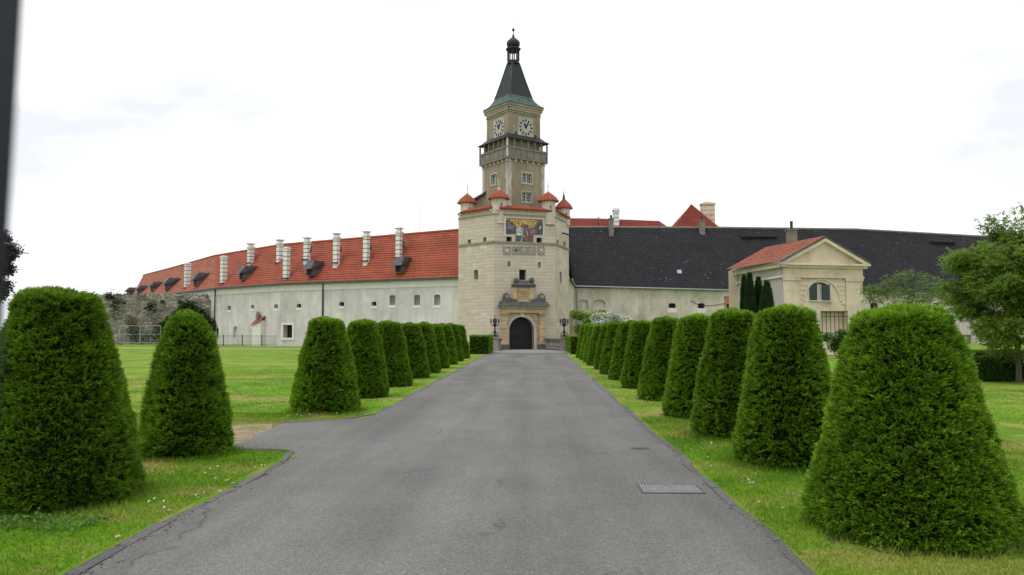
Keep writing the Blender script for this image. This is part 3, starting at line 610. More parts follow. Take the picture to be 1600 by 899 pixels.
for i, W in enumerate(FW):
    mb = MB(); wall_with_holes(W, 0, W.len, 0, ZTOP, all_h[i], mb, -.02); mb.build('core_wall', 'ashlar_joint' if i < 3 else 'ashlar', bs)
    if i > 2: continue
    nc = 41; ch = (ZTOP - .02) / nc
    for k in range(nc):
        za, zb = k * ch, (k + 1) * ch; cuts = [(h[0], h[1], h[2], h[3]) for h in all_h[i]]
        if i == 1: cuts += [portal, (mos[0] - .12, mos[1] + .12, mos[2], mos[3] + .12), mos_low]
        bl = sorted((c for c in cuts if c[2] < zb - .01 and c[3] > za + .01), key=lambda c: c[0]); u = 0.; free = []
        for c in bl:
            if c[0] > u + .03: free.append((u, c[0]))
            u = max(u, c[1])
            if c[2] > za + .05: blocks.append((i, c[0], c[1], za, c[2]))
            if c[3] < zb - .05: blocks.append((i, c[0], c[1], c[3], zb))
        if u < W.len - .03: free.append((u, W.len))
        for a, b in free:
            n = max(1, round((b - a) / random.uniform(.85, 1.15))); off = random.uniform(-.25, .25) if n > 1 else 0
            ed = [a] + [a + (b - a) * (j + off * (1 if j % 2 else -.4)) / n for j in range(1, n)] + [b]
            for p, q in zip(ed, ed[1:]): blocks.append((i, p, q, za, zb))
ub = MB(); ub.hexa([(-.5, 0, -.5), (.5, 0, -.5), (.5, 1, -.5), (-.5, 1, -.5)], [(-.5, 0, .5), (.5, 0, .5), (.5, 1, .5), (-.5, 1, .5)])
ub_me = bpy.data.meshes.new('stone_block'); ub_me.from_pydata(ub.v, [], ub.f); ub_me.materials.append(MAT['ashlar'])
blocks.sort(key=lambda b: -((b[2] - b[1]) * (b[4] - b[3]) * (1.0, 1.25, .4)[0 if b[0] == 0 else b[0]]))
rest = MB()
for n, (i, a, b, za, zb) in enumerate(blocks):
    W = FW[i]; j = .008; pr = random.uniform(0, .008)
    if n < 300:
        o = bpy.data.objects.new('stone_block', ub_me); col.objects.link(o); o.parent = bs
        p = W.pt((a + b) / 2, (za + zb) / 2, -.03) - bs.location; o.location = p; o.scale = (b - a - j, .035 + pr, zb - za - j)
        o.rotation_euler = (0, 0, math.atan2(W.U.y, W.U.x) + math.pi)
    else: W.box(rest, a + j / 2, b - j / 2, za + j / 2, zb - j / 2, -.03, .005 + pr)
rest.build('stone_facing', 'ashlar', bs, kind='stuff')
for i, W in enumerate(FW[:3]):
    for (z, hgt, pr, mt) in ((ZSTR, .16, .10, 'stringcourse'), (ZUP, .12, .06, 'stringcourse'), (.0, .5, .07, 'dark_stone')):
        if z == 0 and i == 1:
            for a, b in ((0, portal[0]), (portal[1], W.len)): m = MB(); W.box(m, a - .02, b, z, z + hgt, .012, pr); m.build('plinth', 'stringcourse', bs)
            continue
        m = MB(); W.box(m, -.04, W.len + .04, z, z + hgt, .016, pr + .02 * i * .1); m.build('string_course' if z else 'plinth', mt if z else 'stringcourse', bs)
for W, hs in ((front, fh), (leftf, lh), (rightf, rh)):
    for h in hs:
        if h is door: continue
        o = window_in(W, h, bs, 'void' if h[4] > .15 else 'stringcourse', 0, d=-.02, name='window' if h[4] > .15 else 'niche')
        if h[4] > .15:
            m = MB(); t = .07
            for (a, b, c, e) in ((h[0] - t, h[0], h[2], h[3]), (h[1], h[1] + t, h[2], h[3]), (h[0] - t, h[1] + t, h[3], h[3] + t), (h[0] - t, h[1] + t, h[2] - t, h[2])): W.box(m, a, b, c, e, -.02, .03)
            m.build('surround', 'pale_stone', o)
# parapet coping of red barrel tiles between the turrets
for i, W in enumerate(FW):
    m = MB(); W.box(m, .2, W.len - .2, ZTOP - .02, ZTOP + .10, -.5, .12); m.build('coping_bed', 'pale_stone', bs)
    m = MB(); n = int((W.len - .8) / .2)
    for k in range(n):
        u = .4 + (W.len - .8) * (k + .5) / n; m.bar(W.pt(u, ZTOP + .12, .26), W.pt(u, ZTOP + .42, -.35), .105, 8); m.bar(W.pt(u, ZTOP + .42, -.35), W.pt(u, ZTOP + .12, -.9), .105, 6)
    m.build('coping_tiles', 'red_pan', bs, kind='stuff')
roofdeck = MB(); roofdeck.face([(x * .97 + ctr.x * .03, y * .97 + ctr.y * .03, ZTOP - .3) for x, y in HX]); roofdeck.build('roof_deck', 'lead', bs)
# corner turrets
TUR = [(730, 304, 318, 352, 64.9), (779.5, 297, 311, 350, 62.5), (856.5, 301, 315, 352, 63.9), (881, 312, 326, 352, 67.6), (828, 319, 330, 352, 69.6), (755, 315, 328, 352, 68.2)]
for i, (px, ya, ye, yb, D) in enumerate(TUR):
    c = at(px, ye, D); zt = at(px, ya, D).z; ze = c.z; zb_ = at(px, yb, D).z; r = (.62, .66, .66, .58, .55, .58)[i]
    m = MB(); m.lathe(c.x, c.y, [(.10, zb_ - .55), (r * .45, zb_ - .42), (r * .55, zb_ - .2), (r * .85, zb_ - .06), (r * .98, zb_), (r * .93, zb_ + .1), (r * .93, ze - .15), (r, ze - .12), (r, ze + .03)], 24)
    t = m.build('turret', 'ashlar', bs)
    m = MB(); tip = zt if i != 3 else zt
    m.lathe(c.x, c.y, [(r * 1.24, ze - .05), (r * 1.27, ze + .02), (r * .95, ze + (tip - ze) * .42), (r * .5, ze + (tip - ze) * .78), (.12, tip)], 36, rib=.10); m.build('turret_roof', 'red_pan', t)
    m = MB(); m.lathe(c.x, c.y, [(.14, tip - .06), (.09, tip + (.35 if i == 3 else .12)), (.03, tip + (.5 if i == 3 else .16)), (.025, tip + .5), (.07, tip + .55), (.025, tip + .62), (.012, tip + 1.0)], 10); m.build('finial', 'lead' if i == 3 else 'pale_stone', t)
    if i < 4:
        v = Vector((c.x, c.y, 0)); d = (Vector((0, 0, 0)) - v).normalized(); s = Vector((-d.y, d.x, 0)); m = MB()
        m.obox(v + d * (r * .93) + s * .22 + Vector((0, 0, ze - .55)), s * .035, d * .03, Vector((0, 0, .14))); m.build('arrow_slit', 'void', t)
# mosaic panel
mo = empty('mosaic_panel_root', (0, 0, 0)); bpy.data.objects.remove(mo)
def mpx(x, y): return front.px(780 + x / 11.24, 330 + y / 11.24)
GOLD = mosaic_mat('gold mosaic', (.40, .25, .06)); DK = mosaic_mat('dark mosaic', (.055, .05, .06)); BR = mosaic_mat('brown mosaic', (.15, .065, .06)); WH = mosaic_mat('pale mosaic', (.36, .42, .42)); GR = mosaic_mat('green mosaic', (.05, .085, .07)); SK = mosaic_mat('flesh mosaic', (.40, .27, .18)); VI = mosaic_mat('violet mosaic', (.17, .12, .18))
m = MB(); front.poly(m, [mpx(*p) for p in ((113, 135), (113, 400), (288, 400), (288, 555), (595, 555), (595, 412), (770, 415), (770, 150))], -.02, .02); mz = m.build('mosaic', GOLD, bs)
def mpatch(nm, mt, pts, d): mm = MB(); front.poly(mm, [mpx(*p) for p in pts], .018, d); return mm.build(nm, mt, mz)
mpatch('crowd', DK, [(115, 400), (115, 190), (150, 150), (185, 150), (200, 205), (235, 185), (255, 240), (285, 260), (300, 300), (288, 400)], .026)
mpatch('crowd', VI, [(135, 300), (150, 225), (185, 215), (205, 260), (245, 250), (262, 300), (245, 335), (180, 320)], .030)
mpatch('crowd', DK, [(595, 412), (540, 330), (560, 290), (600, 310), (640, 250), (655, 200), (690, 165), (725, 160), (768, 165), (768, 413)], .026)
mpatch('crowd', VI, [(540, 370), (535, 320), (570, 330), (610, 320), (650, 340), (660, 385), (600, 395)], .030)
mpatch('crowd', WH, [(700, 320), (712, 260), (735, 265), (730, 330)], .031)
mpatch('ground', GR, [(288, 553), (288, 430), (380, 440), (470, 460), (470, 553)], .027)
mpatch('ground', BR, [(470, 553), (470, 440), (540, 400), (594, 420), (594, 553)], .028)
mpatch('robe', BR, [(385, 400), (380, 250), (430, 225), (495, 240), (540, 320), (560, 440), (520, 545), (470, 520), (440, 420)], .033)
mpatch('robe', WH, [(300, 400), (290, 320), (310, 285), (350, 262), (400, 290), (425, 330), (410, 400), (385, 430), (330, 430)], .036)
mpatch('robe', WH, [(455, 310), (470, 305), (510, 430), (500, 440)], .038)
mpatch('robe', WH, [(375, 540), (385, 470), (405, 440), (408, 480), (390, 540)], .037)
mpatch('head', SK, [(430, 235), (432, 190), (450, 165), (468, 190), (468, 235), (450, 250)], .039)
mpatch('head', SK, [(300, 300), (298, 280), (318, 268), (338, 280), (334, 302)], .040)
for k, hx in enumerate((160, 200, 240, 600, 650, 690, 740)): hy = (200, 235, 270, 290, 250, 205, 190)[k]; mpatch('head', SK, [(hx - 9, hy), (hx, hy - 14), (hx + 9, hy), (hx, hy + 14)], .034)
m = MB(); t = .09
for (a, b, c, e) in ((mos[0] - t, mos[1] + t, mos[3] - .02, mos[3] + t), (mos[0] - t, mos[0] + .06, mos[2] - .2, mos[3]), (mos[1] - .06, mos[1] + t, mos[2] - .2, mos[3])): front.box(m, a, b, c, e, -.02, .07)
m.build('mosaic_frame', 'pale_stone', bs)
m = MB()
for (a, b, c, e) in ((mos[0], mos_low[0], mos_low[2], mos[2]), (mos_low[1], mos[1], mos_low[2], mos[2])):
    pass
# carved relief panels below
for k, (xa, xb) in enumerate(((785.5, 797.5), (800.5, 811), (813, 823.5), (825, 836), (840, 850.5))):
    a, b, c, e = front.rect(xa, 385.5, xb, 397.5); m = MB(); cu, cz, s = (a + b) / 2, (c + e) / 2, (b - a) / 2
    front.box(m, a, b, c, e, .0, .035); pn = m.build('relief_panel', 'pale_stone', bs); m = MB()
    for (p, q, r_, t_) in ((a, a + .06, c, e), (b - .06, b, c, e), (a + .06, b - .06, c, c + .06), (a + .06, b - .06, e - .06, e)): front.box(m, p, q, r_, t_, .035, .085)
    m.build('panel_rim', 'stringcourse', pn); m = MB()
    ring = [(cu + s * .62 * math.cos(x * .3927), cz + s * .62 * math.sin(x * .3927)) for x in range(16)]; front.poly(m, ring, .035, .08); m.build('roundel', 'stringcourse', pn)
    ring = [(cu + s * .42 * math.cos(x * .3927), cz + s * .42 * math.sin(x * .3927)) for x in range(16)]; m = MB(); front.poly(m, ring, .08, .10); m.build('boss', ('pale_stone', 'dark_stone', 'portal', 'portal', 'pale_stone')[k], pn)
    m = MB()
    for sx in (-1, 1):
        for sz in (-1, 1): front.poly(m, [(cu + sx * s * .75 + .05 * math.cos(x), cz + sz * s * .75 + .05 * math.sin(x)) for x in (0, 1.57, 3.14, 4.71)], .035, .075)
    m.build('corner_ornament', 'stringcourse', pn)
# spout on the right face
u, z = rightf.px(878, 364); m = MB(); m.bar(rightf.pt(u, z, .0), rightf.pt(u + .5, z - .35, 1.15), .07, 8); m.build('water_spout', 'iron', bs)
# ------------------------------------------------ portal around the door
po = MB(); u0, u1 = front.rect(783, 489, 850, 545)[:2]; zc = front.px(816, 489)[1]
ze0, ze1 = front.rect(783, 480, 850, 489)[2:]
pl = front.rect(783, 489, 791.5, 547); pr = front.rect(841.5, 489, 850, 547)
ptl = MB(); front.box(ptl, u0, u1, ze0, ze1, -.02, .34); pt_o = ptl.build('portal', 'portal', bs)
for q in (pl, pr):
    for k in range(8):
        z0, z1 = .42 + (zc - .42) * k / 8, .42 + (zc - .42) * (k + 1) / 8; g = .03 if k % 2 else 0
        m = MB(); front.box(m, q[0] - .02 + g, q[1] + .02 - g, z0 + .008, z1 - .008, -.02, .30 - g); m.build('pilaster_block', 'portal', pt_o)
    m = MB(); front.box(m, q[0] - .12, q[1] + .12, 0, .42, -.02, .42); m.build('pilaster_base', 'dark_stone', pt_o)
    m = MB(); front.box(m, q[0] - .08, q[1] + .08, zc - .12, zc - .003, -.02, .38); m.build('capital', 'portal', pt_o)
# spandrel wall and arch ring
m = MB(); wall_with_holes(front, pl[1], pr[0], 0, zc, [door], m, .06); m.build('spandrel', 'portal', pt_o)
rr = (door[1] - door[0]) / 2; cu = (door[0] + door[1]) / 2; nA = 17; spz = door[5]
for k in range(nA):
    a0, a1 = math.pi * k / nA, math.pi * (k + 1) / nA; f = lambda r, a: (cu - r * math.cos(a), spz + r * math.sin(a))
    m = MB(); front.poly(m, [f(rr, a0 + .01), f(rr + .2, a0 + .01), f(rr + .2, a1 - .01), f(rr, a1 - .01)], .04, .11); m.build('arch_stone', 'pale_stone', pt_o)
for s in (0, 1):
    for k in range(5):
        z0, z1 = spz * k / 5, spz * (k + 1) / 5; a = door[0] - .2 if s == 0 else door[1]; m = MB(); front.box(m, a, a + .2, z0 + .006, z1 - .006, .04, .11); m.build('jamb_stone', 'pale_stone', pt_o)
m = MB(); front.poly(m, [(cu - .12, spz + rr), (cu + .12, spz + rr), (cu + .17, spz + rr + .34), (cu - .17, spz + rr + .34)], .05, .2); m.build('keystone', 'pale_stone', pt_o)
# door leaves
dr = MB(); front.poly(dr, [(door[0], 0), (door[1], 0)] + arch_pts(door[0], door[1], spz, door[3])[::-1], -.5, -.42); dd = dr.build('door', 'door', bs)
for k in range(10):
    a = door[0] + (door[1] - door[0]) * k / 10; b = a + (door[1] - door[0]) / 10; x = max(abs(a - cu), abs(b - cu)); top = spz + math.sqrt(max(rr * rr - x * x, 0)) - .02
    m = MB(); front.box(m, a + .012, b - .012, .03, top, -.42, -.395); m.build('plank', 'door', dd)
for z in (.5, 1.35): m = MB(); front.box(m, door[0] + .05, door[1] - .05, z, z + .09, -.395, -.38); m.build('iron_strap', 'iron', dd)
m = MB(); front.poly(m, [(cu + .12 + .09 * math.cos(x), 1.6 + .09 * math.sin(x)) for x in np.arange(0, 6.28, .7)], -.395, -.34); m.build('door_ring', 'iron', dd)
# cornice, attic with niche, scrolls
ca = front.rect(778, 473, 856, 479.5)
m = MB(); front.box(m, ca[0] + .15, ca[1] - .15, ca[2] - .16, ca[2] + .02, -.02, .50); m.build('cornice', 'portal', pt_o)
m = MB(); b = [front.pt(ca[0], ca[2] + .02, .66), front.pt(ca[1], ca[2] + .02, .66), front.pt(ca[1], ca[2] + .02, -.02), front.pt(ca[0], ca[2] + .02, -.02)]
tt = [front.pt(ca[0] + .15, ca[3] + .05, .3), front.pt(ca[1] - .15, ca[3] + .05, .3), front.pt(ca[1] - .15, ca[3] + .12, -.02), front.pt(ca[0] + .15, ca[3] + .12, -.02)]; m.hexa(b, tt); m.build('lead_roof', 'lead', pt_o)
at_ = front.rect(800, 447.5, 832, 472)
m = MB(); front.box(m, at_[0], at_[1], at_[2], at_[3], -.02, .20); m.build('attic', 'portal', pt_o)
for q in (at_[0], at_[1] - .36): m = MB(); front.box(m, q, q + .36, at_[2] + .2, at_[3] - .1, .20, .29); m.build('attic_pilaster', 'portal', pt_o)
tb = front.rect(808, 453, 825, 467); m = MB()
front.box(m, tb[0], tb[1], tb[2], tb[3], .20, .25); tab = m.build('inscription_tablet', 'portal', pt_o)
for k in range(3): m = MB(); z = tb[2] + (tb[3] - tb[2]) * (k + .8) / 4; front.box(m, tb[0] + .1, tb[1] - .1, z, z + .05, .25, .275); m.build('carved_line', 'brick', tab)
ac = front.rect(798.5, 443, 835.5, 447.5)
m = MB(); front.box(m, ac[0] + .05, ac[1] - .05, ac[2] - .1, ac[2] + .06, -.02, .36); m.build('attic_cornice', 'dark_stone', pt_o)
m = MB(); b = [front.pt(ac[0], ac[2] + .06, .48), front.pt(ac[1], ac[2] + .06, .48), front.pt(ac[1], ac[2] + .06, -.02), front.pt(ac[0], ac[2] + .06, -.02)]; tt = [front.pt(ac[0] + .4, ac[3] + .2, .16), front.pt(ac[1] - .4, ac[3] + .2, .16), front.pt(ac[1] - .4, ac[3] + .25, -.02), front.pt(ac[0] + .4, ac[3] + .25, -.02)]; m.hexa(b, tt); m.build('attic_roof', 'lead', pt_o)
for px in (805, 829.3):
    u, z = front.px(px, 438); p = front.pt(u, z, .22); m = MB(); m.lathe(p.x, p.y, [(.06, z - .3), (.09, z - .22), (.12, z - .2), (.2, z - .08), (.22, z + .03), (.16, z + .15), (.05, z + .21)], 12); m.build('stone_ball', 'dark_stone', pt_o, smooth=True)
for sgn, px in ((-1, 790), (1, 845)):
    u, z = front.px(px, 464); m = MB(); zb2 = ca[3] + .02
    front.poly(m, [(u - sgn * -.02 - .3, zb2), (u + .3, zb2), (u + .3, zb2 + .3), (u + .22, zb2 + .62), (u, zb2 + .78), (u - .22, zb2 + .62), (u - .3, zb2 + .3)], .0, .3); m.build('scroll_figure', 'dark_stone', pt_o)
    m = MB(); a = u - sgn * .25; e = u - sgn * .95; pts = [(a, zb2), (e, zb2), (e, zb2 + .16), ((a + e) / 2, zb2 + .22), (a, zb2 + .42)]; front.poly(m, pts if sgn > 0 else pts, .0, .26); m.build('scroll_tail', 'dark_stone', pt_o)
    m = MB(); front.poly(m, [(u + .17 * math.cos(x * .5236), zb2 + .46 + .17 * math.sin(x * .5236)) for x in range(12)], .3, .38); m.build('scroll_boss', 'stringcourse', pt_o)

# ================================================================== CLOCK TOWER
TC = Vector((-1.54, 66.2, 0)); TA = R(37)
def sq(half): # corner order: left, near, right, back
    ux = Vector((math.cos(TA), math.sin(TA), 0)); uy = Vector((-math.sin(TA), math.cos(TA), 0))
    return [TC - ux * half + uy * half, TC - ux * half - uy * half, TC + ux * half - uy * half, TC + ux * half + uy * half]
def tz(py): return at(802, py, TC.y).z
ct = tag(empty('clock_tower', (TC.x, TC.y, 0)), 'tall brown clock tower with green copper spire rising behind the gate bastion', 'tower')
h1, h2 = 1.93, 1.66
S1, S2 = sq(h1), sq(h2)
z_bal = tz(258); z_groof = tz(228); z_eave = tz(172)
TR = Wall(S1[1].xy, S1[2].xy); TL = Wall(S1[0].xy, S1[1].xy)
def thole(w, x0, y0, x1, y1, dp=.18): u0, u1, z0, z1 = w.rect(x0, y0, x1, y1); return (u0, u1, z0, z1, dp, None)
trh = [thole(TR, 816, 271, 831, 286.5), thole(TR, 815.5, 300.5, 830.5, 316)]; tlh = [thole(TL, 767.5, 272.5, 777, 288.5)]
for W, hs in ((TR, trh), (TL, tlh), (Wall(S1[2].xy, S1[3].xy), []), (Wall(S1[3].xy, S1[0].xy), [])):
    mb = MB(); wall_with_holes(W, 0, W.len, 7, z_bal, hs, mb); mb.build('shaft_wall', 'plaster_tower', ct)
    for h in hs:
        o = window_in(W, h, ct, 'glass', 0, True, frame='frame_white'); m = MB(); t = .1
        for (a, b, c, e) in ((h[0] - t, h[0], h[2] - t, h[3] + t), (h[1], h[1] + t, h[2] - t, h[3] + t), (h[0], h[1], h[3], h[3] + t), (h[0], h[1], h[2] - t, h[2])): W.box(m, a, b, c, e, 0, .04)
        m.build('surround', 'plaster_flake', o)
def flake(w, u0, u1, z0, z1, seed):
    m = MB(); n = 26; pts = []
    for k in range(n + 1): z = z0 + (z1 - z0) * k / n; pts.append((u1 + .16 * mnoise.noise(Vector((z * 1.4, seed, 0))) + .07 * mnoise.noise(Vector((z * 5, seed, 3))), z))
    for (a, za), (b, zb2) in zip(pts, pts[1:]): m.hexa([w.pt(u0, za, .004), w.pt(a, za, .004), w.pt(b, zb2, .004), w.pt(u0, zb2, .004)], [w.pt(u0, za, .022), w.pt(a, za, .022), w.pt(b, zb2, .022), w.pt(u0, zb2, .022)])
    m.build('plaster_remnant', 'plaster_flake', ct)
flake(TR, 0, .36, 9, z_bal - .15, 1); flake(TR, TR.len, TR.len - .32, 9, z_bal - .15, 5); flake(TL, TL.len, TL.len - .3, 9, z_bal - .15, 8); flake(TL, 0, .35, 9, z_bal - .2, 12)
for W in (Wall(S2[1].xy, S2[2].xy), Wall(S2[0].xy, S2[1].xy), Wall(S2[2].xy, S2[3].xy), Wall(S2[3].xy, S2[0].xy)):
    mb = MB(); wall_with_holes(W, 0, W.len, z_bal, z_eave, [], mb); mb.build('clock_storey_wall', 'plaster_tower', ct)
    for q in (0, W.len - .3): m = MB(); W.box(m, q, q + .3, z_groof + .2, z_eave - .7, .003, .03); m.build('corner_strip', 'plaster_tower', ct)
    # cornice with dentils
    m = MB(); W.box(m, -.06, W.len + .06, z_eave - .78, z_eave - .66, .0, .07); W.box(m, -.16, W.len + .16, z_eave - .42, z_eave - .2, 0, .18); W.box(m, -.22, W.len + .22, z_eave - .2, z_eave - .02, 0, .24); m.build('cornice', 'plaster_tower', ct)
    m = MB(); nd = 18
    for k in range(nd): u = W.len * (k + .5) / nd; W.box(m, u - .05, u + .05, z_eave - .58, z_eave - .42, .0, .13)
    m.build('dentils', 'pale_stone', ct, kind='stuff')
# clocks
def clock(W, cu, cz, r):
    m = MB(); W.box(m, cu - r * 1.08, cu + r * 1.08, cz - r * 1.12, cz + r * 1.12, .003, .045); d = m.build('clock', 'plaster_flake', ct)
    m = MB(); W.poly(m, [(cu + r * math.cos(x * .19635), cz + r * math.sin(x * .19635)) for x in range(32)], .045, .06); m.build('dial', 'dial', d)
    for k in range(12):
        a = k * math.pi / 6; s, c = math.sin(a), math.cos(a); m = MB(); w2 = r * .085
        W.poly(m, [(cu + s * r * p + c * q, cz + c * r * p - s * q) for p, q in ((.66, -w2), (.66, w2), (.95, w2 * 1.25), (.95, -w2 * 1.25))], .06, .075); m.build('hour_mark', 'black', d)
    for a, ln, w2, nm in ((R(332), .52, .09, 'hour_hand'), (R(32), .80, .06, 'minute_hand')):
        s, c = math.sin(a), math.cos(a); m = MB(); W.poly(m, [(cu + s * r * p + c * r * q, cz + c * r * p - s * r * q) for p, q in ((-.14, -w2), (-.14, w2), (ln * .7, w2 * 1.6), (ln, 0), (ln * .7, -w2 * 1.6))], .08, .095); m.build(nm, 'black', d)
WR2, WL2 = Wall(S2[1].xy, S2[2].xy), Wall(S2[0].xy, S2[1].xy)
u, z = WR2.px(821, 199.5); clock(WR2, u, z, .74); u, z = WL2.px(780, 200.5); clock(WL2, u, z, .74)
for W, px, py in ((WR2, 805.5, 208), (WR2, 836.5, 213.5), (WL2, 792.5, 209)):
    u, z = W.px(px, py); m = MB(); W.box(m, u - .07, u + .07, z - .12, z + .12, .003, .05); m.build('vent_hole', 'void', ct)
# gallery
hg = 2.14; SG = sq(hg); zf = z_bal
m = MB(); m.hexa([p + Vector((0, 0, zf - .02)) for p in SG], [p + Vector((0, 0, zf + .14)) for p in SG]); m.build('gallery_floor', 'timber', ct)
GW = [Wall(SG[1].xy, SG[2].xy), Wall(SG[0].xy, SG[1].xy), Wall(SG[2].xy, SG[3].xy), Wall(SG[3].xy, SG[0].xy)]
z_rail = zf + .95; z_pt = tz(232.5)
for W in GW:
    m = MB(); W.box(m, 0, W.len, z_rail - .09, z_rail + .06, -.14, .02); m.build('gallery_rail', 'timber', ct)
    n = 6
    for k in range(n): a = W.len * k / n; m = MB(); W.box(m, a + .10, a + W.len / n - .02, zf + .16, z_rail - .1, -.08, -.04); m.build('parapet_panel', 'timber', ct)
    for k in range(n): 
        a = W.len * k / n + .04; m = MB(); W.box(m, a - .055, a + .055, zf + .15, z_pt + .35, -.12, -.005); m.build('gallery_post', 'frame_white' if k == 0 and W is GW[0] else 'timber', ct)
    for k in range(7): a = .3 + (W.len - .6) * k / 6; m = MB(); W.poly(m, [(a - .07, zf - .02), (a + .07, zf - .02), (a + .07, zf - .45), (a - .07, zf - .45)], -.52, -.36); W.box(m, a - .07, a + .07, zf - .22, zf - .021, -.36, -.08); m.build('bracket', 'pale_stone', ct)
hr0, hr1 = 2.26, 1.67; A, B = sq(hr0), sq(hr1); zr0, zr1 = z_pt + .3, z_groof + .55
m = MB()
for i in range(4):
    j = (i + 1) % 4; mid0, mid1 = [A[k] * .55 + B[k] * .45 for k in (i, j)]; zm = zr0 + (zr1 - zr0) * .36
    V = lambda p, z: Vector((p.x, p.y, z))
    m.face([V(A[i], zr0), V(A[j], zr0), V(mid1, zm), V(mid0, zm)]); m.face([V(mid0, zm), V(mid1, zm), V(B[j], zr1), V(B[i], zr1)]); m.face([V(A[i], zr0 - .05), V(A[j], zr0 - .05), V(B[j], zr0 + .1), V(B[i], zr0 + .1)]); m.face([V(A[i], zr0 - .05), V(A[j], zr0 - .05), V(A[j], zr0), V(A[i], zr0)])
m.build('gallery_roof', 'copper_dark', ct)
# spire: flared copper skirt, steep dark cone, lantern, onion
prof = [(1.95, z_eave), (1.92, z_eave + .06), (1.62, z_eave + .28), (1.36, z_eave + .6), (1.19, z_eave + .95)]
m = MB()
def ringsq(h, z): return [Vector((p.x, p.y, z)) for p in sq(h)]
for (a, za), (b, zb2) in zip(prof, prof[1:]):
    P, Q = ringsq(a, za), ringsq(b, zb2)
    for i in range(4): m.face([P[i], P[(i + 1) % 4], Q[(i + 1) % 4], Q[i]])
m.face(ringsq(1.95, z_eave)[::-1]); m.build('spire_skirt', 'copper', ct)
ztop = tz(101.5); m = MB(); P = [(1.19, z_eave + .95), (.82, z_eave + .95 + (ztop - z_eave - .95) * .45), (.42, ztop)]
for (a, za), (b, zb2) in zip(P, P[1:]):
    p, q = ringsq(a, za), ringsq(b, zb2)
    for i in range(4): m.face([p[i], p[(i + 1) % 4], q[(i + 1) % 4], q[i]])
m.build('spire', 'copper_dark', ct)
for i in range(4):
    p = [ringsq(a, za)[i] for a, za in P]; m = MB(); m.bar(p[0], p[1], .04, 5); m.bar(p[1], p[2], .04, 5); m.build('hip_seam', 'copper', ct)
x, y = TC.x, TC.y; zl0, zl1 = ztop, tz(78)
m = MB(); m.lathe(x, y, [(.46, zl0 - .05), (.60, zl0 + .02), (.60, zl0 + .12), (.52, zl0 + .17), (.52, zl0 + .28), (.55, zl0 + .31)], 8, a0=TA); m.build('lantern_base', 'copper_dark', ct)
for k in range(8):
    a = TA + k * math.pi / 4; px_, py_ = x + .5 * math.cos(a), y + .5 * math.sin(a); m = MB(); m.bar((px_, py_, zl0 + .3), (px_, py_, zl1 - .1), .055, 6); m.build('lantern_post', 'copper_dark', ct)
m = MB(); m.lathe(x, y, [(.46, zl1 - .22), (.56, zl1 - .12), (.68, zl1), (.66, zl1 + .1), (.42, zl1 + .2)], 8, a0=TA); m.build('lantern_cornice', 'copper_dark', ct)
zo0, zo1 = zl1 + .18, tz(57); zz = lambda f: zo0 + (zo1 - zo0) * f
m = MB(); m.lathe(x, y, [(.40, zz(0)), (.54, zz(.12)), (.60, zz(.3)), (.58, zz(.45)), (.46, zz(.62)), (.27, zz(.78)), (.13, zz(.9)), (.08, zz(1.0))], 16, a0=TA); m.build('onion_dome', 'copper_dark', ct, smooth=True)
zs = tz(44.5); m = MB(); m.lathe(x, y, [(.08, zo1 - .03), (.12, zo1 + .06), (.04, zo1 + .14), (.03, zs - .3), (.12, zs - .2), (.13, zs - .12), (.05, zs), (.012, zs + .05), (.008, zs + 1.6)], 10); m.build('spike', 'copper_dark', ct)
# lean-to stair roof on the left of the shaft
m = MB(); a, b = at(733, 317, 66.2), at(772, 294, 66.0); m.hexa([a, b, b + Vector((.9, 1.5, 0)), a + Vector((.9, 1.5, 0))], [p + Vector((0, 0, .16)) for p in (a, b, b + Vector((.9, 1.5, 0)), a + Vector((.9, 1.5, 0)))]); m.build('stair_roof', 'lead', ct)
m = MB(); a2, b2 = a + Vector((.25, .25, -.02)), b + Vector((0, .25, -.02)); m.hexa([Vector((a2.x, a2.y, 10)), Vector((b2.x, b2.y, 10)), Vector((b2.x + .7, b2.y + 1, 10)), Vector((a2.x + .7, a2.y + 1, 10))], [a2, b2, b2 + Vector((.7, 1, 0)), a2 + Vector((.7, 1, 0))]); m.build('stair_wall', 'plaster_tower', ct)

# ================================================================== RIGHT WING (slate roof)
rwg = tag(empty('slate_wing', (20, 84, 0)), 'long castle wing with huge dark slate roof on the right of the gate bastion', 'building')
def E_(px, py, D): return at(px, py, D)
re_ = [E_(899, 446.5, 80), E_(1144, 453, 82.3), E_(1348, 456.5, 85.5), E_(1483, 458.5, 88), E_(1640, 461, 91.5)]
rr_ = [E_(880, 355.5, 88), E_(1130, 356.5, 89.5), E_(1338, 359, 92.5), E_(1515, 369, 97), E_(1660, 376, 101)]
rw_walls = []
for i in range(4):
    a, b = re_[i], re_[i + 1]; wl = Wall(a.xy, b.xy); W = Wall(wl.pt(0, 0, -.3).xy, wl.pt(wl.len, 0, -.3).xy); rw_walls.append(W)
W = rw_walls[0]
def rhole(i, x0, y0, x1, y1, dp, arch=0.): u0, u1, z0, z1 = rw_walls[i].rect(x0, y0, x1, y1); return (u0, u1, z0, z1, dp, z1 - arch if arch else None)
rws = {0: [(rhole(0, 903, 468.5, 919, 485, .18, .35), 'plaster_right'), (rhole(0, 926.5, 468.5, 946, 485, .18, .35), 'plaster_right'), (rhole(0, 1045, 474, 1056, 481.5, .35, .1), 'void'), (rhole(0, 1090.5, 474, 1101, 482, .35, .1), 'void'), (rhole(0, 1135.5, 475, 1143, 483, .4), 'void')], 3: [(rhole(3, 1503, 523, 1519, 538, .2), 'glass')], 2: [(rhole(2, 1360, 473, 1372, 484, .3, .2), 'void')]}
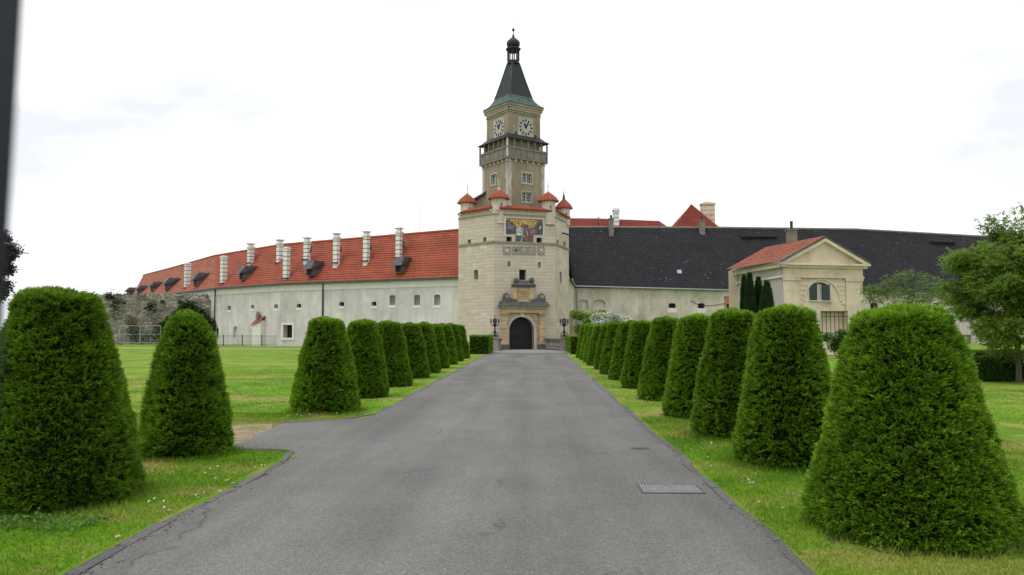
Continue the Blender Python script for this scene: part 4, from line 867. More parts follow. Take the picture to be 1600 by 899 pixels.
for i, W in enumerate(rw_walls):
    hs = rws.get(i, []); mb = MB(); zt = min(re_[i].z, re_[i + 1].z) + .12; wall_with_holes(W, 0 if i else -.1, W.len, 0, zt, [h for h, _ in hs], mb); mb.build('wall', 'plaster_right', rwg)
    for h, back in hs:
        o = window_in(W, h, rwg, back, 3 if back == 'void' else 0, back == 'glass', frame='frame_white' if back == 'glass' else None, name='window' if back != 'plaster_right' else 'blind_niche')
        if back == 'void': m = MB(); W.box(m, h[0] - .1, h[1] + .1, h[2] - .5, h[2] - .02, 0, .03); m.build('sill', 'plaster_white', o)
    m = MB(); roof_rows(m, re_[i], re_[i + 1], rr_[i], rr_[i + 1], 34, .022); m.build('roof_slates', 'slate', rwg, kind='stuff')
    m = MB(); m.bar(re_[i] + Vector((0, -.05, -.06)), re_[i + 1] + Vector((0, -.05, -.06)), .075, 8); m.build('gutter', 'galv', rwg)
    m = MB(); m.bar(rr_[i] + Vector((0, 0, .02)), rr_[i + 1] + Vector((0, 0, .02)), .14, 8); m.build('ridge_cap', 'chimney_grey', rwg)
    b0, b1 = rr_[i] * 2 - re_[i], rr_[i + 1] * 2 - re_[i + 1]; b0.z, b1.z = re_[i].z, re_[i + 1].z
    m = MB(); m.face([b1, b0, rr_[i], rr_[i + 1]], [(0, 0), (17, 0), (17, 10), (0, 10)]); m.build('rear_roof', 'slate', rwg)
    m = MB(); m.face([(b0.x, b0.y, 0), (b1.x, b1.y, 0), b1, b0]); m.build('rear_wall', 'plaster_right', rwg)
# facet between bastion and wing, with arched brick niche
jx = Wall((3.36, 68.1), (rw_walls[0].p0.x - .05, rw_walls[0].p0.y + .02)); nh = hole(jx, 889.5, 486, 897, 527, .25); nh = (nh[0], nh[1], nh[2], nh[3], .25, nh[3] - .5)
zj = 6.35; mb = MB(); wall_with_holes(jx, 0, jx.len, 0, zj, [nh], mb); mb.build('wall', 'plaster_right', rwg); window_in(jx, nh, rwg, 'brick', 0, name='brick_niche')
m = MB(); e0, e1 = jx.pt(-.1, at(888, 436, 68).z, .3), re_[0]; roof_rows(m, e0, e1, at(880, 355.5, 87.5) , rr_[0], 34, .02); m.build('roof_slates', 'slate', rwg, kind='stuff')
m = MB(); m.bar(e0 + Vector((0, 0, -.05)), e1 + Vector((0, 0, -.05)), .08, 8); m.build('gutter', 'galv', rwg)
q = rw_walls[0].pt(.25, 0, .12); m = MB(); m.bar(q, q + Vector((0, 0, 5.9)), .06, 8); m.build('downpipe', 'galv', rwg)
a, b, c, e = rw_walls[0].rect(1131, 463, 1146, 485); m = MB(); wall_with_holes(rw_walls[0], a, b, c, e, [rws[0][4][0]], m, .012); m.build('brick_patch', 'brick', rwg)
m = MB(); pp = [rw_walls[0].pt(*rw_walls[0].px(x, y), .04) for x, y in ((1080, 470), (1090, 476), (1103, 478), (1115, 477.5), (1132, 474.5))]
for p, q in zip(pp, pp[1:]): m.bar(p, q, .025, 5)
m.build('cable', 'iron', rwg)
def on_slate(i, px, py):
    e0, e1, r0 = re_[i], re_[i + 1], rr_[i]; n = (e1 - e0).cross(r0 - e0).normalized(); d = ray(px, py); return CO + d * ((e0 - CO).dot(n) / d.dot(n))
for px, yt, yb, wpx in ((955.5, 338, 374, 7), (1098, 340, 381, 8)):
    b = on_slate(0, px, yb); hw = wpx / 2 / FPX * b.y; zt = at(px, yt, b.y).z; m = MB(); m.box((b.x - hw, b.y, b.z - .4), (b.x + hw, b.y + 2 * hw, zt - .35)); o = m.build('chimney', 'chimney_grey', rwg)
    m = MB(); m.box((b.x - hw - .06, b.y - .06, zt - .35), (b.x + hw + .06, b.y + 2 * hw + .06, zt - .22)); m.build('chimney_cap', 'chimney_grey', o)
    m = MB(); m.bar((b.x, b.y + hw, zt - .22), (b.x, b.y + hw, zt + .15), .13, 8); m.build('flue', 'iron', o)
    m = MB(); m.obox(b + Vector((0, -.12, .04)), (hw + .35, 0, 0), (0, .22, .18), (0, -.03, .04)); m.build('flashing', 'chimney_grey', o)
b = on_slate(0, 1061, 428); m = MB(); m.obox(b + Vector((0, -.14, .16)), (.24, 0, 0), (0, .2, .2), (0, -.06, .07)); m.build('skylight', 'galv', rwg)
for i, x0, x1, y0, y1 in ((1, 1158, 1214, 364, 374.5), (3, 1454, 1492, 376, 382.5)):
    a, b = on_slate(i, x0, y1 + 1.0), on_slate(i, x1, y1 + 1.5); c, e = on_slate(i, x0 + 2, y0), on_slate(i, x1 - 2, y0 + .5); up = Vector((0, -.25, .32))
    m = MB(); m.hexa([a + up, b + up, e, c], [p + Vector((0, 0, .1)) for p in (a + up, b + up, e, c)]); o = m.build('shed_dormer', 'slate', rwg)
    m = MB(); m.face([a + Vector((.1, -.02, 0)), b + Vector((-.1, -.02, 0)), b + up * .95 + Vector((-.1, .1, 0)), a + up * .95 + Vector((.1, .1, 0))]); m.build('dormer_opening', 'void', o)
# roofs of the inner courtyard seen over the slate ridge
ir = tag(empty('courtyard_building', (8, 112, 0)), 'courtyard building with low red roof showing above the slate ridge', 'building')
D0 = 108; p = [at(880, 341, D0), at(935, 341.5, D0), at(1030, 345.5, D0), at(1056, 358, D0 - 4)]
m = MB()
for a, b in zip(p[:2], p[1:3]): roof_rows(m, (a.x, a.y - 5, a.z - 4.0), (b.x, b.y - 5, b.z - 4.0), a, b, 12, .03)
a, b = p[2], at(1060, 362, D0 - 5); m.face([(a.x, a.y - 5, a.z - 4.0), (b.x + 2, b.y, a.z - 4), a], [(0, 0), (5, 0), (0, 6)]); m.build('roof_tiles', 'red_far', ir, kind='stuff')
m = MB(); m.box((p[0].x, D0 - 4.6, 0), (p[2].x, D0 + 5, p[0].z - 4.2)); m.build('wall', 'plaster_right', ir)
m = MB()
for a, b in zip(p[:2], p[1:3]): m.face([a, b, (b.x, b.y + 5, b.z - 4), (a.x, a.y + 5, a.z - 4)], [(0, 0), (5, 0), (5, 6), (0, 6)])
m.build('rear_roof', 'red_far', ir)
c = at(962.5, 340, D0 - 1.2); zt = at(962.5, 326, D0 - 1.2).z; m = MB(); m.box((c.x - .4, c.y - .4, c.z - 3), (c.x + .4, c.y + .4, zt - .4)); o = m.build('chimney', 'chimney_white', ir)
m = MB(); m.box((c.x - .5, c.y - .5, zt - .4), (c.x + .5, c.y + .5, zt - .2)); m.box((c.x - .38, c.y - .38, zt - .2), (c.x + .38, c.y + .38, zt)); m.build('chimney_cap', 'chimney_white', o)
for k in range(4): m = MB(); z = c.z - 1.2 + k * .55; m.box((c.x - .42, c.y - .42, z), (c.x + .42, c.y + .42, z + .05)); m.build('strap', 'metal_band', o)
m = MB(); q0 = p[1] + Vector((0, -.1, .1)); m.bar(q0, (q0.x + .7, q0.y - 5, q0.z - 4), .1, 6); m.build('verge', 'lead', ir)
py_ = tag(empty('pyramid_roof_pavilion', (22, 112, 0)), 'pointed red pyramid roof with a broad pale chimney behind the slate ridge', 'building')
ap = at(1080, 320, 112); bl, br = at(1046, 360, 108), at(1121, 360, 108); bl.z = br.z = min(bl.z, br.z) - .3
dx = (br.x - bl.x) / 2 * 1.15; C4 = [Vector((ap.x - dx, 112 - dx, bl.z)), Vector((ap.x + dx, 112 - dx, bl.z)), Vector((ap.x + dx, 112 + dx, bl.z)), Vector((ap.x - dx, 112 + dx, bl.z))]
m = MB()
for i in range(4): roof_rows(m, C4[i], C4[(i + 1) % 4], ap, ap, 16, .03)
m.build('roof_tiles', 'red_far', py_, kind='stuff')
for i in (0, 1): m = MB(); m.bar(C4[i], ap, .09, 6); m.build('hip_tiles', 'red_pan', py_)
m = MB(); m.hexa([Vector((q.x, q.y, 0)) for q in C4], [q - Vector((0, 0, .02)) for q in C4]); m.build('wall', 'plaster_right', py_)
c = at(1105.5, 335, 113.5); zt = at(1105.5, 315.5, 113.5).z; m = MB(); m.box((c.x - .95, c.y - .6, c.z - 4), (c.x + .95, c.y + .6, zt - .5)); o = m.build('chimney', 'plaster_cream', py_)
m = MB(); m.box((c.x - 1.08, c.y - .72, zt - .5), (c.x + 1.08, c.y + .72, zt - .3)); m.box((c.x - .95, c.y - .6, zt - .3), (c.x + .95, c.y + .6, zt - .2)); m.box((c.x - .4, c.y - .3, zt - .2), (c.x + .5, c.y + .3, zt - .02)); m.build('chimney_cap', 'plaster_cream', o)
for k in range(5): m = MB(); z = c.z - 1.6 + k * .7; m.box((c.x - .97, c.y - .62, z), (c.x + .97, c.y + .62, z + .06)); m.build('band_course', 'stringcourse', o)

# ================================================================== CREAM PAVILION
pv = tag(empty('garden_pavilion', (18.6, 53, 0)), 'cream garden pavilion with pediment, red roof and lunette window', 'building')
f0 = at(1224, 431, 50.0); f1 = at(1347, 434, 51.4); PF = Wall(f0.xy, f1.xy); k0 = at(1152, 440, 57.3); PS = Wall(k0.xy, f0.xy)
ZE = PF.px(1224, 411.5)[1]; ZA = PF.px(1285.5, 371)[1]; ZB = PF.px(1285, 431.5)[1]
ent = PF.rect(1224, 413, 1347, 431.5)
lun = PF.rect(1257, 440, 1311.5, 470.5)
win = PF.rect(1265, 441.5, 1296, 469.5); gr = PF.rect(1283, 487, 1322, 530)
hw_ = (win[0], win[1], win[2], win[3], .22, win[3] - .35); hg_ = (gr[0], gr[1], .9, gr[3], .3, None)
mb = MB(); wall_with_holes(PF, 0, PF.len, 0, ZE, [hw_, hg_], mb); mb.build('front_wall', 'plaster_cream', pv)
o = window_in(PF, hw_, pv, 'glass', 0, False); mid = (win[0] + win[1]) / 2
m = MB(); PF.box(m, mid - .05, mid + .28, win[2], win[3] - .12, -.2, -.16); m.build('curtain', 'frame_white', o)
m = MB(); PF.box(m, mid - .09, mid - .05, win[2], win[3] - .05, -.2, -.12); m.build('mullion', 'frame_white', o)
for a, b in ((win[0] - .02, win[0] + .42), (win[1] - .52, win[1] + .0)):
    m = MB(); PF.poly(m, [(a, win[2]), (b, win[2]), (b, win[3] - .12), (a, win[3] - .2)], .0, .05); sh = m.build('shutter', 'shutter', o)
    for k in range(9): m = MB(); z = win[2] + .08 + k * (win[3] - win[2] - .35) / 9; PF.box(m, a + .06, b - .06, z, z + .05, .05, .07); m.build('slat', 'shutter', sh)
m = MB(); PF.box(m, win[0] - .1, win[1] + .1, win[2] - .08, win[2] - .01, 0, .1); m.build('sill', 'pale_stone', o)
# lunette arch moulding
lc, lr, lz = (lun[0] + lun[1]) / 2, (lun[1] - lun[0]) / 2, lun[2]
for k in range(18):
    a0, a1 = math.pi * k / 18, math.pi * (k + 1) / 18; f = lambda r, a: (lc - r * math.cos(a), lz + r * math.sin(a) * 1.08)
    m = MB(); PF.poly(m, [f(lr - .03, a0), f(lr + .12, a0), f(lr + .12, a1), f(lr - .03, a1)], .003, .06); m.build('arch_moulding', 'plaster_cream', pv)
# rusticated panel between the pilasters
pi0, pi1 = PF.rect(1224, 440, 1249, 500)[:2], PF.rect(1321, 440, 1347, 500)[:2]
for k in range(7):
    z0 = ZB - .35 - (k + 1) * .3; z1 = z0 + .27
    zc_ = (z0 + z1) / 2 - lz; half = math.sqrt(max(0, (lr + .14) ** 2 - zc_ * zc_)) if -.2 < zc_ < lr + .14 else 0
    if zc_ < -.2: half = 0
    for a, b in (((pi0[1] + .03, lc - half), (lc + half, pi1[0] - .03)) if half else ((pi0[1] + .03, pi1[0] - .03),)):
        if half == 0 and zc_ < 0: continue
        m = MB(); PF.box(m, a, b, z0, z1, .002, .055); m.build('rusticated_course', 'plaster_cream', pv)
for a, b in (pi0, pi1):
    m = MB(); PF.box(m, a + (.0 if a < 1 else 0), b, 0, ZB - .32, .002, .10); m.build('pilaster', 'plaster_cream', pv); m = MB(); PF.box(m, a - .04, b + .04, ZB - .32, ZB - .14, .002, .15); m.build('capital', 'plaster_cream', pv)
m = MB(); PF.box(m, -.05, PF.len + .05, ZB - .14, ZB, .002, .16); m.build('architrave', 'plaster_cream', pv)
m = MB(); PF.box(m, -.02, PF.len + .02, ZB, ZE - .28, .002, .07); m.build('frieze', 'plaster_cream', pv)
m = MB(); PF.box(m, -.28, PF.len + .28, ZE - .28, ZE - .12, .002, .22); PF.box(m, -.4, PF.len + .4, ZE - .12, ZE + .02, .0, .38); m.build('cornice', 'plaster_cream', pv)
um = PF.len / 2; m = MB(); PF.poly(m, [(-.1, ZE + .02), (PF.len + .1, ZE + .02), (um, ZA - .2)], -.2, .05); m.build('tympanum', 'plaster_cream', pv)
for s in (-1, 1):
    e = -.42 if s < 0 else PF.len + .42; m = MB(); PF.poly(m, [(e, ZE + .02), (um, ZA - .08), (um, ZA - .30), (e - s * .52, ZE + .02)], .03, .36); m.build('raking_cornice', 'plaster_cream', pv)
    m = MB(); PF.poly(m, [(e - .0, ZE + .04), (um, ZA - .06), (um, ZA + .04), (e, ZE + .14)], .0, .42); m.build('verge_flashing', 'lead', pv)
for q in ((PS.len - .55, PS.len - .01), (0.02, .6), (PS.len * .5, PS.len * .5 + .5)):
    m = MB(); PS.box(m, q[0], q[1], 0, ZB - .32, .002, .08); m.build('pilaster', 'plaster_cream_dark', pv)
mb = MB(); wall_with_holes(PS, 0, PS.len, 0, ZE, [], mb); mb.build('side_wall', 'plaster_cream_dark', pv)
m = MB(); PS.box(m, -.1, PS.len + .06, ZB - .14, ZB, .002, .14); m.build('architrave', 'plaster_cream', pv)
m = MB(); PS.box(m, -.3, PS.len + .36, ZE - .26, ZE - .02, .002, .3); m.build('cornice', 'plaster_cream', pv)
m = MB(); PS.box(m, -.3, PS.len + .4, ZE - .02, ZE + .1, .1, .42); m.build('gutter', 'galv', pv)
B_ = PF.N * -7.2
m = MB(); L0, L1, A0 = PF.pt(-.4, ZE + .1, .40), PF.pt(PF.len + .4, ZE + .1, .40), PF.pt(um, ZA + .06, .40)
roof_rows(m, L0 + B_ , L0, A0 + B_, A0, 14, .03); m.build('roof_tiles', 'red_tile_old', pv, kind='stuff')
m = MB(); roof_rows(m, L1, L1 + B_, A0, A0 + B_, 14, .03); m.build('roof_tiles', 'red_tile_old', pv, kind='stuff')
m = MB(); q = [PF.pt(PF.len, 0, 0), PF.pt(PF.len, 0, 0) + B_, PF.pt(PF.len, ZE, 0) + B_, PF.pt(PF.len, ZE, 0)]; m.face(q); m.build('side_wall', 'plaster_cream', pv)
m = MB(); q = [PF.pt(0, 0, 0) + B_, PF.pt(PF.len, 0, 0) + B_, PF.pt(PF.len, ZE, 0) + B_, PF.pt(um, ZA, 0) + B_, PF.pt(0, ZE, 0) + B_]; m.face(q); m.build('rear_wall', 'plaster_cream', pv)
c = at(1237, 375, 54.5); zt = at(1237, 359.5, 54.5).z; m = MB(); m.box((c.x - .3, c.y - .3, c.z - 1.2), (c.x + .3, c.y + .3, zt - .05)); o = m.build('chimney', 'chimney_grey', pv); m = MB(); m.box((c.x - .36, c.y - .36, zt - .05), (c.x + .36, c.y + .36, zt + .03)); m.build('chimney_cap', 'chimney_grey', o); m = MB(); m.bar((c.x, c.y, zt), (c.x, c.y, zt + .62), .1, 10); m.build('flue', 'iron', o)
gm = tag(MB().face([PF.pt(gr[0], .9, -.29), PF.pt(gr[1], .9, -.29), PF.pt(gr[1], gr[3], -.29), PF.pt(gr[0], gr[3], -.29)]).build('grille_window', 'plaster_cream', pv))
for k in range(7): m = MB(); u = gr[0] + (gr[1] - gr[0]) * k / 6; m.bar(PF.pt(u, .9, .12), PF.pt(u, gr[3] + .05, .12), .022, 5); m.build('bar', 'iron', gm)
for z in (gr[3], gr[3] - .32, gr[3] - 1.4): m = MB(); m.bar(PF.pt(gr[0] - .05, z, .125), PF.pt(gr[1] + .05, z, .125), .022, 5); m.build('cross_bar', 'iron', gm)

# ================================================================== VEGETATION
def unit_v(a): return a / (np.linalg.norm(a, axis=-1, keepdims=True) + 1e-9)
def sprigs(P, N, length, nl, nw, pairs, tint, up=.35, jit=.55, flat=True):
    """Feathery shoots: needles in pairs along a short axis. P,N (n,3). Returns triangles (m,3,3), tint (m,)."""
    n = len(P); d = unit_v(N * .8 + np.array([0, 0, up]) + rng.normal(0, jit, (n, 3)))
    ax = unit_v(np.cross(d, rng.normal(0, 1, (n, 3)))); ln = length * rng.uniform(.6, 1.3, (n, 1))
    T, C = [], []
    for k in range(pairs + 1):
        f = (k + .3) / (pairs + .3); base = P + d * ln * f
        sides = (-1, 1) if k < pairs else (0,)
        for s in sides:
            nd = unit_v(d * (.75 if s else 1) + ax * s * .85 + rng.normal(0, .12, (n, 3))); l_ = nl * (1.05 - .35 * f) * rng.uniform(.75, 1.25, (n, 1))
            wv = unit_v(np.cross(nd, np.cross(d, ax) + rng.normal(0, .35, (n, 3)))) * nw * .5
            T.append(np.stack([base - wv, base + wv, base + nd * l_], 1)); C.append(np.clip(tint + .16 * (f - .5) + rng.normal(0, .05, n), 0, 1))
    return np.concatenate(T), np.concatenate(C)
def noise3(P, s, seed=0.):
    return np.array([mnoise.noise(Vector((p[0] * s + seed, p[1] * s, p[2] * s))) for p in P])
def cone_profile(H, rb, rt, round_top):
    zs = np.linspace(0, 1, 60); r = rb + (rt - rb) * np.clip((zs - .05) / .95, 0, 1)
    r *= 1 - .10 * np.exp(-(zs / .045) ** 1.3); r += .015 * rb * np.sin(np.pi * np.clip(zs, 0, 1))
    k = np.clip((zs - (1 - round_top)) / round_top, 0, 1); r *= np.sqrt(np.clip(1 - k ** 3., 0, 1))
    return zs * H, r
def yew(H, rb, rt, n, length, nl, nw, pairs, seed, round_top=.08, per=6):
    """crown (tufts of feathery shoots) and core meshes for a clipped cone, at the origin"""
    zs, rs = cone_profile(H, rb, rt, round_top); ds = np.hypot(np.diff(zs), np.diff(rs)); area = ds * (rs[:-1] + rs[1:]) / 2 + 1e-6
    seg = rng.choice(len(area), n, p=area / area.sum()); f = rng.random(n); z = zs[seg] + (zs[seg + 1] - zs[seg]) * f; r = rs[seg] + (rs[seg + 1] - rs[seg]) * f
    a = rng.uniform(0, 2 * np.pi, n); sl = np.stack([(zs[seg + 1] - zs[seg]), -(rs[seg + 1] - rs[seg])], 1); sl /= np.linalg.norm(sl, axis=1, keepdims=True)
    N = np.stack([np.cos(a) * sl[:, 0], np.sin(a) * sl[:, 0], sl[:, 1]], 1); P = np.stack([np.cos(a) * r, np.sin(a) * r, z], 1)
    lump = noise3(P, 2.0, seed) * .045 + noise3(P, 6., seed + 5) * .035
    P = P + N * (lump - np.abs(rng.normal(0, .015, n)) - length * .9)[:, None]; P[:, 2] = np.maximum(P[:, 2], .03)
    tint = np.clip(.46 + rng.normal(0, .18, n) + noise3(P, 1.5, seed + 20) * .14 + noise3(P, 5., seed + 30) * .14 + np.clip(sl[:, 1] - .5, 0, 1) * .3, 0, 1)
    d0 = unit_v(N + np.array([0, 0, .15]) + rng.normal(0, .11, (n, 3))); T, C = [], []
    for k in range(per):
        lat = rng.normal(0, 1, (n, 3)) * np.array([1, 1, .55]); lat -= N * (lat * N).sum(1, keepdims=True)
        d = unit_v(d0 + lat * .44); ax = unit_v(np.cross(d, np.cross(lat, d) + rng.normal(0, .5, (n, 3)))); ln = length * rng.uniform(.75, 1.2, (n, 1)); o = P + rng.normal(0, .008, (n, 3))
        for q in range(pairs + 1):
            g = (q + .5) / (pairs + .5); base = o + d * ln * g
            for sd in ((-1, 1) if q < pairs else (0,)):
                nd = unit_v(d * (.8 if sd else 1) + ax * sd * .75 + rng.normal(0, .12, (n, 3))); l_ = nl * (1.1 - .35 * g) * rng.uniform(.75, 1.25, (n, 1))
                wv = unit_v(np.cross(nd, np.cross(d, ax) + rng.normal(0, .4, (n, 3)))) * nw * .5
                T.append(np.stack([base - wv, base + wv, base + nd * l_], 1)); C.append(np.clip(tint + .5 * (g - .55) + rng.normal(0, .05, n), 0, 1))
    T = np.concatenate(T); T[:, :, 2] = np.maximum(T[:, :, 2], .004); core = MB(); nseg = 40
    rings = []
    for zz_, rr2 in list(zip(zs, rs))[::3] + [(zs[-1], rs[-1])]:
        ring = []
        for k in range(nseg):
            c_, s_ = math.cos(6.2832 * k / nseg), math.sin(6.2832 * k / nseg); q = Vector((c_ * rr2, s_ * rr2, zz_)); rad = max(rr2 - .075 + .05 * mnoise.noise(q * 2. + Vector((seed, 0, 0))) + .02 * mnoise.noise(q * 9), .005)
            ring.append((rad * c_, rad * s_, .05 + zz_ * .94))
        rings.append(ring)
    for A, B in zip(rings, rings[1:]):
        for k in range(nseg): j = (k + 1) % nseg; core.face([A[k], A[j], B[j], B[k]])
    return T, np.concatenate(C), core
def make_yew(name, *args, **kw):
    T, C, core = yew(*args, **kw); root = empty(name, (0, 0, 0))
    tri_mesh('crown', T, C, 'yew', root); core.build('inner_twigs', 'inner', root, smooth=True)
    rb_ = args[1]; m = MB(); m.face([(rb_ * (.98 + .09 * math.sin(k * 2.1) + .05 * math.sin(k * 5.3)) * math.cos(k * .2244), rb_ * (.98 + .09 * math.sin(k * 2.1) + .05 * math.sin(k * 5.3)) * math.sin(k * .2244), .0035) for k in range(28)]); m.build('soil_and_shade_patch', 'soil', root)  # disc of bare earth, coloured dark to add contact shade under the cone
    m = MB(); m.lathe(0, 0, [(.11, -.02), (.08, .1), (.07, .5)], 8); m.build('trunk', 'bark', root)
    return root
proto = {
 'R1': make_yew('yew_cone', 1.90, .85, .355, 9500, .054, .027, .0105, 3, 1., per=5),
 'L1': make_yew('yew_cone', 2.11, .82, .37, 8600, .054, .027, .0105, 3, 2., per=5),
 'L2': make_yew('yew_cone', 1.95, .63, .28, 4200, .070, .031, .012, 3, 3., round_top=.2, per=5),
 'A': make_yew('yew_cone', 1.96, .715, .34, 5200, .056, .031, .013, 3, 4., per=5),
 'B': make_yew('yew_cone', 1.94, .705, .35, 5200, .056, .031, .013, 3, 5., per=5),
 'C': make_yew('yew_cone', 1.93, .715, .35, 3200, .066, .040, .018, 3, 6., per=4)}
used = set()
ORD = ['nearest', 'second', 'third', 'fourth', 'fifth', 'sixth', 'seventh', 'eighth', 'ninth', 'tenth', 'eleventh', 'twelfth', 'farthest']
def place(key, x, y, rot, sc, label, group):
    o = proto[key] if key not in used else copy_tree(proto[key]); used.add(key)
    o.location = (x, y, 0); o.rotation_euler = (0, 0, rot); o.scale = sc; tag(o, label, 'topiary', group); return o
rightY = [6.70, 9.90, 12.45, 15.2, 18.75, 22.4, 25.9, 29.2, 32.6, 35.9, 39.2, 42.2, 45.2]
for i, y in enumerate(rightY):
    key = 'R1' if i == 0 else ('A', 'B')[i % 2] if i < 6 else 'C'; x = 3.20 if i == 0 else 3.24 + .008 * i
    s = random.uniform(.97, 1.03)
    place(key, x + random.uniform(-.03, .03) * (i > 0), y, 0 if i == 0 else random.uniform(0, 6.28), (s, s * random.uniform(.95, 1.04), random.uniform(.96, 1.03)) if i else (1, 1, 1), ('nearest and largest clipped yew cone, right of the road beside the drain' if i == 0 else 'farthest clipped yew cone of the right-hand row, next to the square hedge' if i == 12 else f'{ORD[i]} clipped yew cone from the camera in the right-hand row'), 'clipped yews on the right of the road')
place('L1', -4.76, 7.64, 1.0, (1, 1, 1), 'nearest clipped yew cone left of the road, cut by the picture edge', 'clipped yews on the left of the road')
place('L2', -4.70, 10.42, 2.0, (1, 1, 1), 'round-topped yew cone standing alone before the side drive on the left', 'clipped yews on the left of the road')
leftY = [15.85, 19.3, 22.95, 26.7, 29.8, 33.4, 36.9, 40.5, 44.2]
for i, y in enumerate(leftY):
    s = random.uniform(.97, 1.03); place(('A', 'B')[i % 2] if i < 3 else 'C', -4.24 + random.uniform(-.03, .03), y, random.uniform(0, 6.28), (s, s, random.uniform(.98, 1.03)), ('first clipped yew cone beyond the side drive in the left-hand row' if i == 0 else 'farthest clipped yew cone of the left-hand row, next to the square hedge' if i == 8 else f'{ORD[i]} clipped yew cone beyond the side drive in the left-hand row'), 'clipped yews on the left of the road')

def box_hedge(name, x0, x1, y0, y1, h, n, length, nl, nw, label, mat='privet', rot=0.):
    w_, d_ = x1 - x0, y1 - y0; root = tag(empty(name, ((x0 + x1) / 2, (y0 + y1) / 2, 0)), label, 'hedge'); c = root.location
    faces = [((-1, 0, 0), d_ * h), ((1, 0, 0), d_ * h), ((0, -1, 0), w_ * h), ((0, 1, 0), w_ * h), ((0, 0, 1), w_ * d_)]; ar = np.array([f[1] for f in faces]); k = rng.choice(5, n, p=ar / ar.sum()); Nn = np.array([f[0] for f in faces], float)[k]
    P = np.stack([rng.uniform(-w_ / 2, w_ / 2, n), rng.uniform(-d_ / 2, d_ / 2, n), rng.uniform(.02, h, n)], 1)
    P[:, 0] = np.where(Nn[:, 0] != 0, Nn[:, 0] * w_ / 2, P[:, 0]); P[:, 1] = np.where(Nn[:, 1] != 0, Nn[:, 1] * d_ / 2, P[:, 1]); P[:, 2] = np.where(Nn[:, 2] != 0, h, P[:, 2])
    P = P - Nn * (length * .5 + rng.uniform(0, .04, (n, 1)))
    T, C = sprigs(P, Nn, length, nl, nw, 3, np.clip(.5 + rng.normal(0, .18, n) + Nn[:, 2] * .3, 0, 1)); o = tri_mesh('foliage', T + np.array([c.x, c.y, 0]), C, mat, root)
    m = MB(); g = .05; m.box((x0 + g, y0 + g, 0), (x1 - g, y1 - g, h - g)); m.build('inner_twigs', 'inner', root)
    return root
lh_ = at(753, 552, 53.3)
box_hedge('box_hedge', -4.15, -2.82, 51.6, 56.4, 1.22, 5000, .08, .06, .03, 'square clipped hedge block left of the gate forecourt', 'yew')
box_hedge('box_hedge', 2.62, 3.35, 51.5, 58.5, 1.20, 4500, .08, .06, .03, 'square clipped hedge block right of the gate forecourt', 'yew')
hb = at(1508, 597, 25.2)
box_hedge('box_hedge', at(1500, 597, 25.2).x, at(1640, 597, 25.2).x, 25.2, 26.2, .76, 9000, .06, .045, .022, 'low dark clipped hedge beside the walnut trunk on the right lawn')
box_hedge('box_hedge', at(1480, 597, 31).x, at(1650, 597, 31).x, 31, 32, .80, 6000, .07, .055, .026, 'second low hedge standing behind the dark one on the right lawn')

def tube_path(mb, pts, rads, n=7):
    for a, b, r0, r1 in zip(pts, pts[1:], rads, rads[1:]): mb.bar(a, b, r0, n, r1)
def leaves_at(P, size, wd, tint, droop=.3, per=5, compound=True):
    """Sprays of leaflets: per leaflets (2 triangles each) round each point."""
    T, C = [], []; n = len(P)
    ax = unit_v(rng.normal(0, 1, (n, 3)) * np.array([1, 1, .45]) + np.array([0, 0, -droop]))
    sd = unit_v(np.cross(ax, np.array([0, 0, 1.]) + rng.normal(0, .5, (n, 3))))
    for k in range(per):
        f = (k // 2 + .5) / (per / 2); s = 1 if k % 2 else -1
        if k == per - 1: s = 0
        base = P + ax * size * 1.6 * f; d = unit_v(ax * (.7 if s else 1) + sd * s * .8 + rng.normal(0, .2, (n, 3))); l_ = size * rng.uniform(.7, 1.2, (n, 1))
        wv = unit_v(np.cross(d, rng.normal(0, .5, (n, 3)) + np.array([0, 0, 1.]))) * wd * .5; mid = base + d * l_ * .45
        T += [np.stack([base, mid + wv, base + d * l_], 1), np.stack([base, base + d * l_, mid - wv], 1)]; c = np.clip(tint + rng.normal(0, .08, n), 0, 1); C += [c, c]
    return np.concatenate(T), np.concatenate(C)
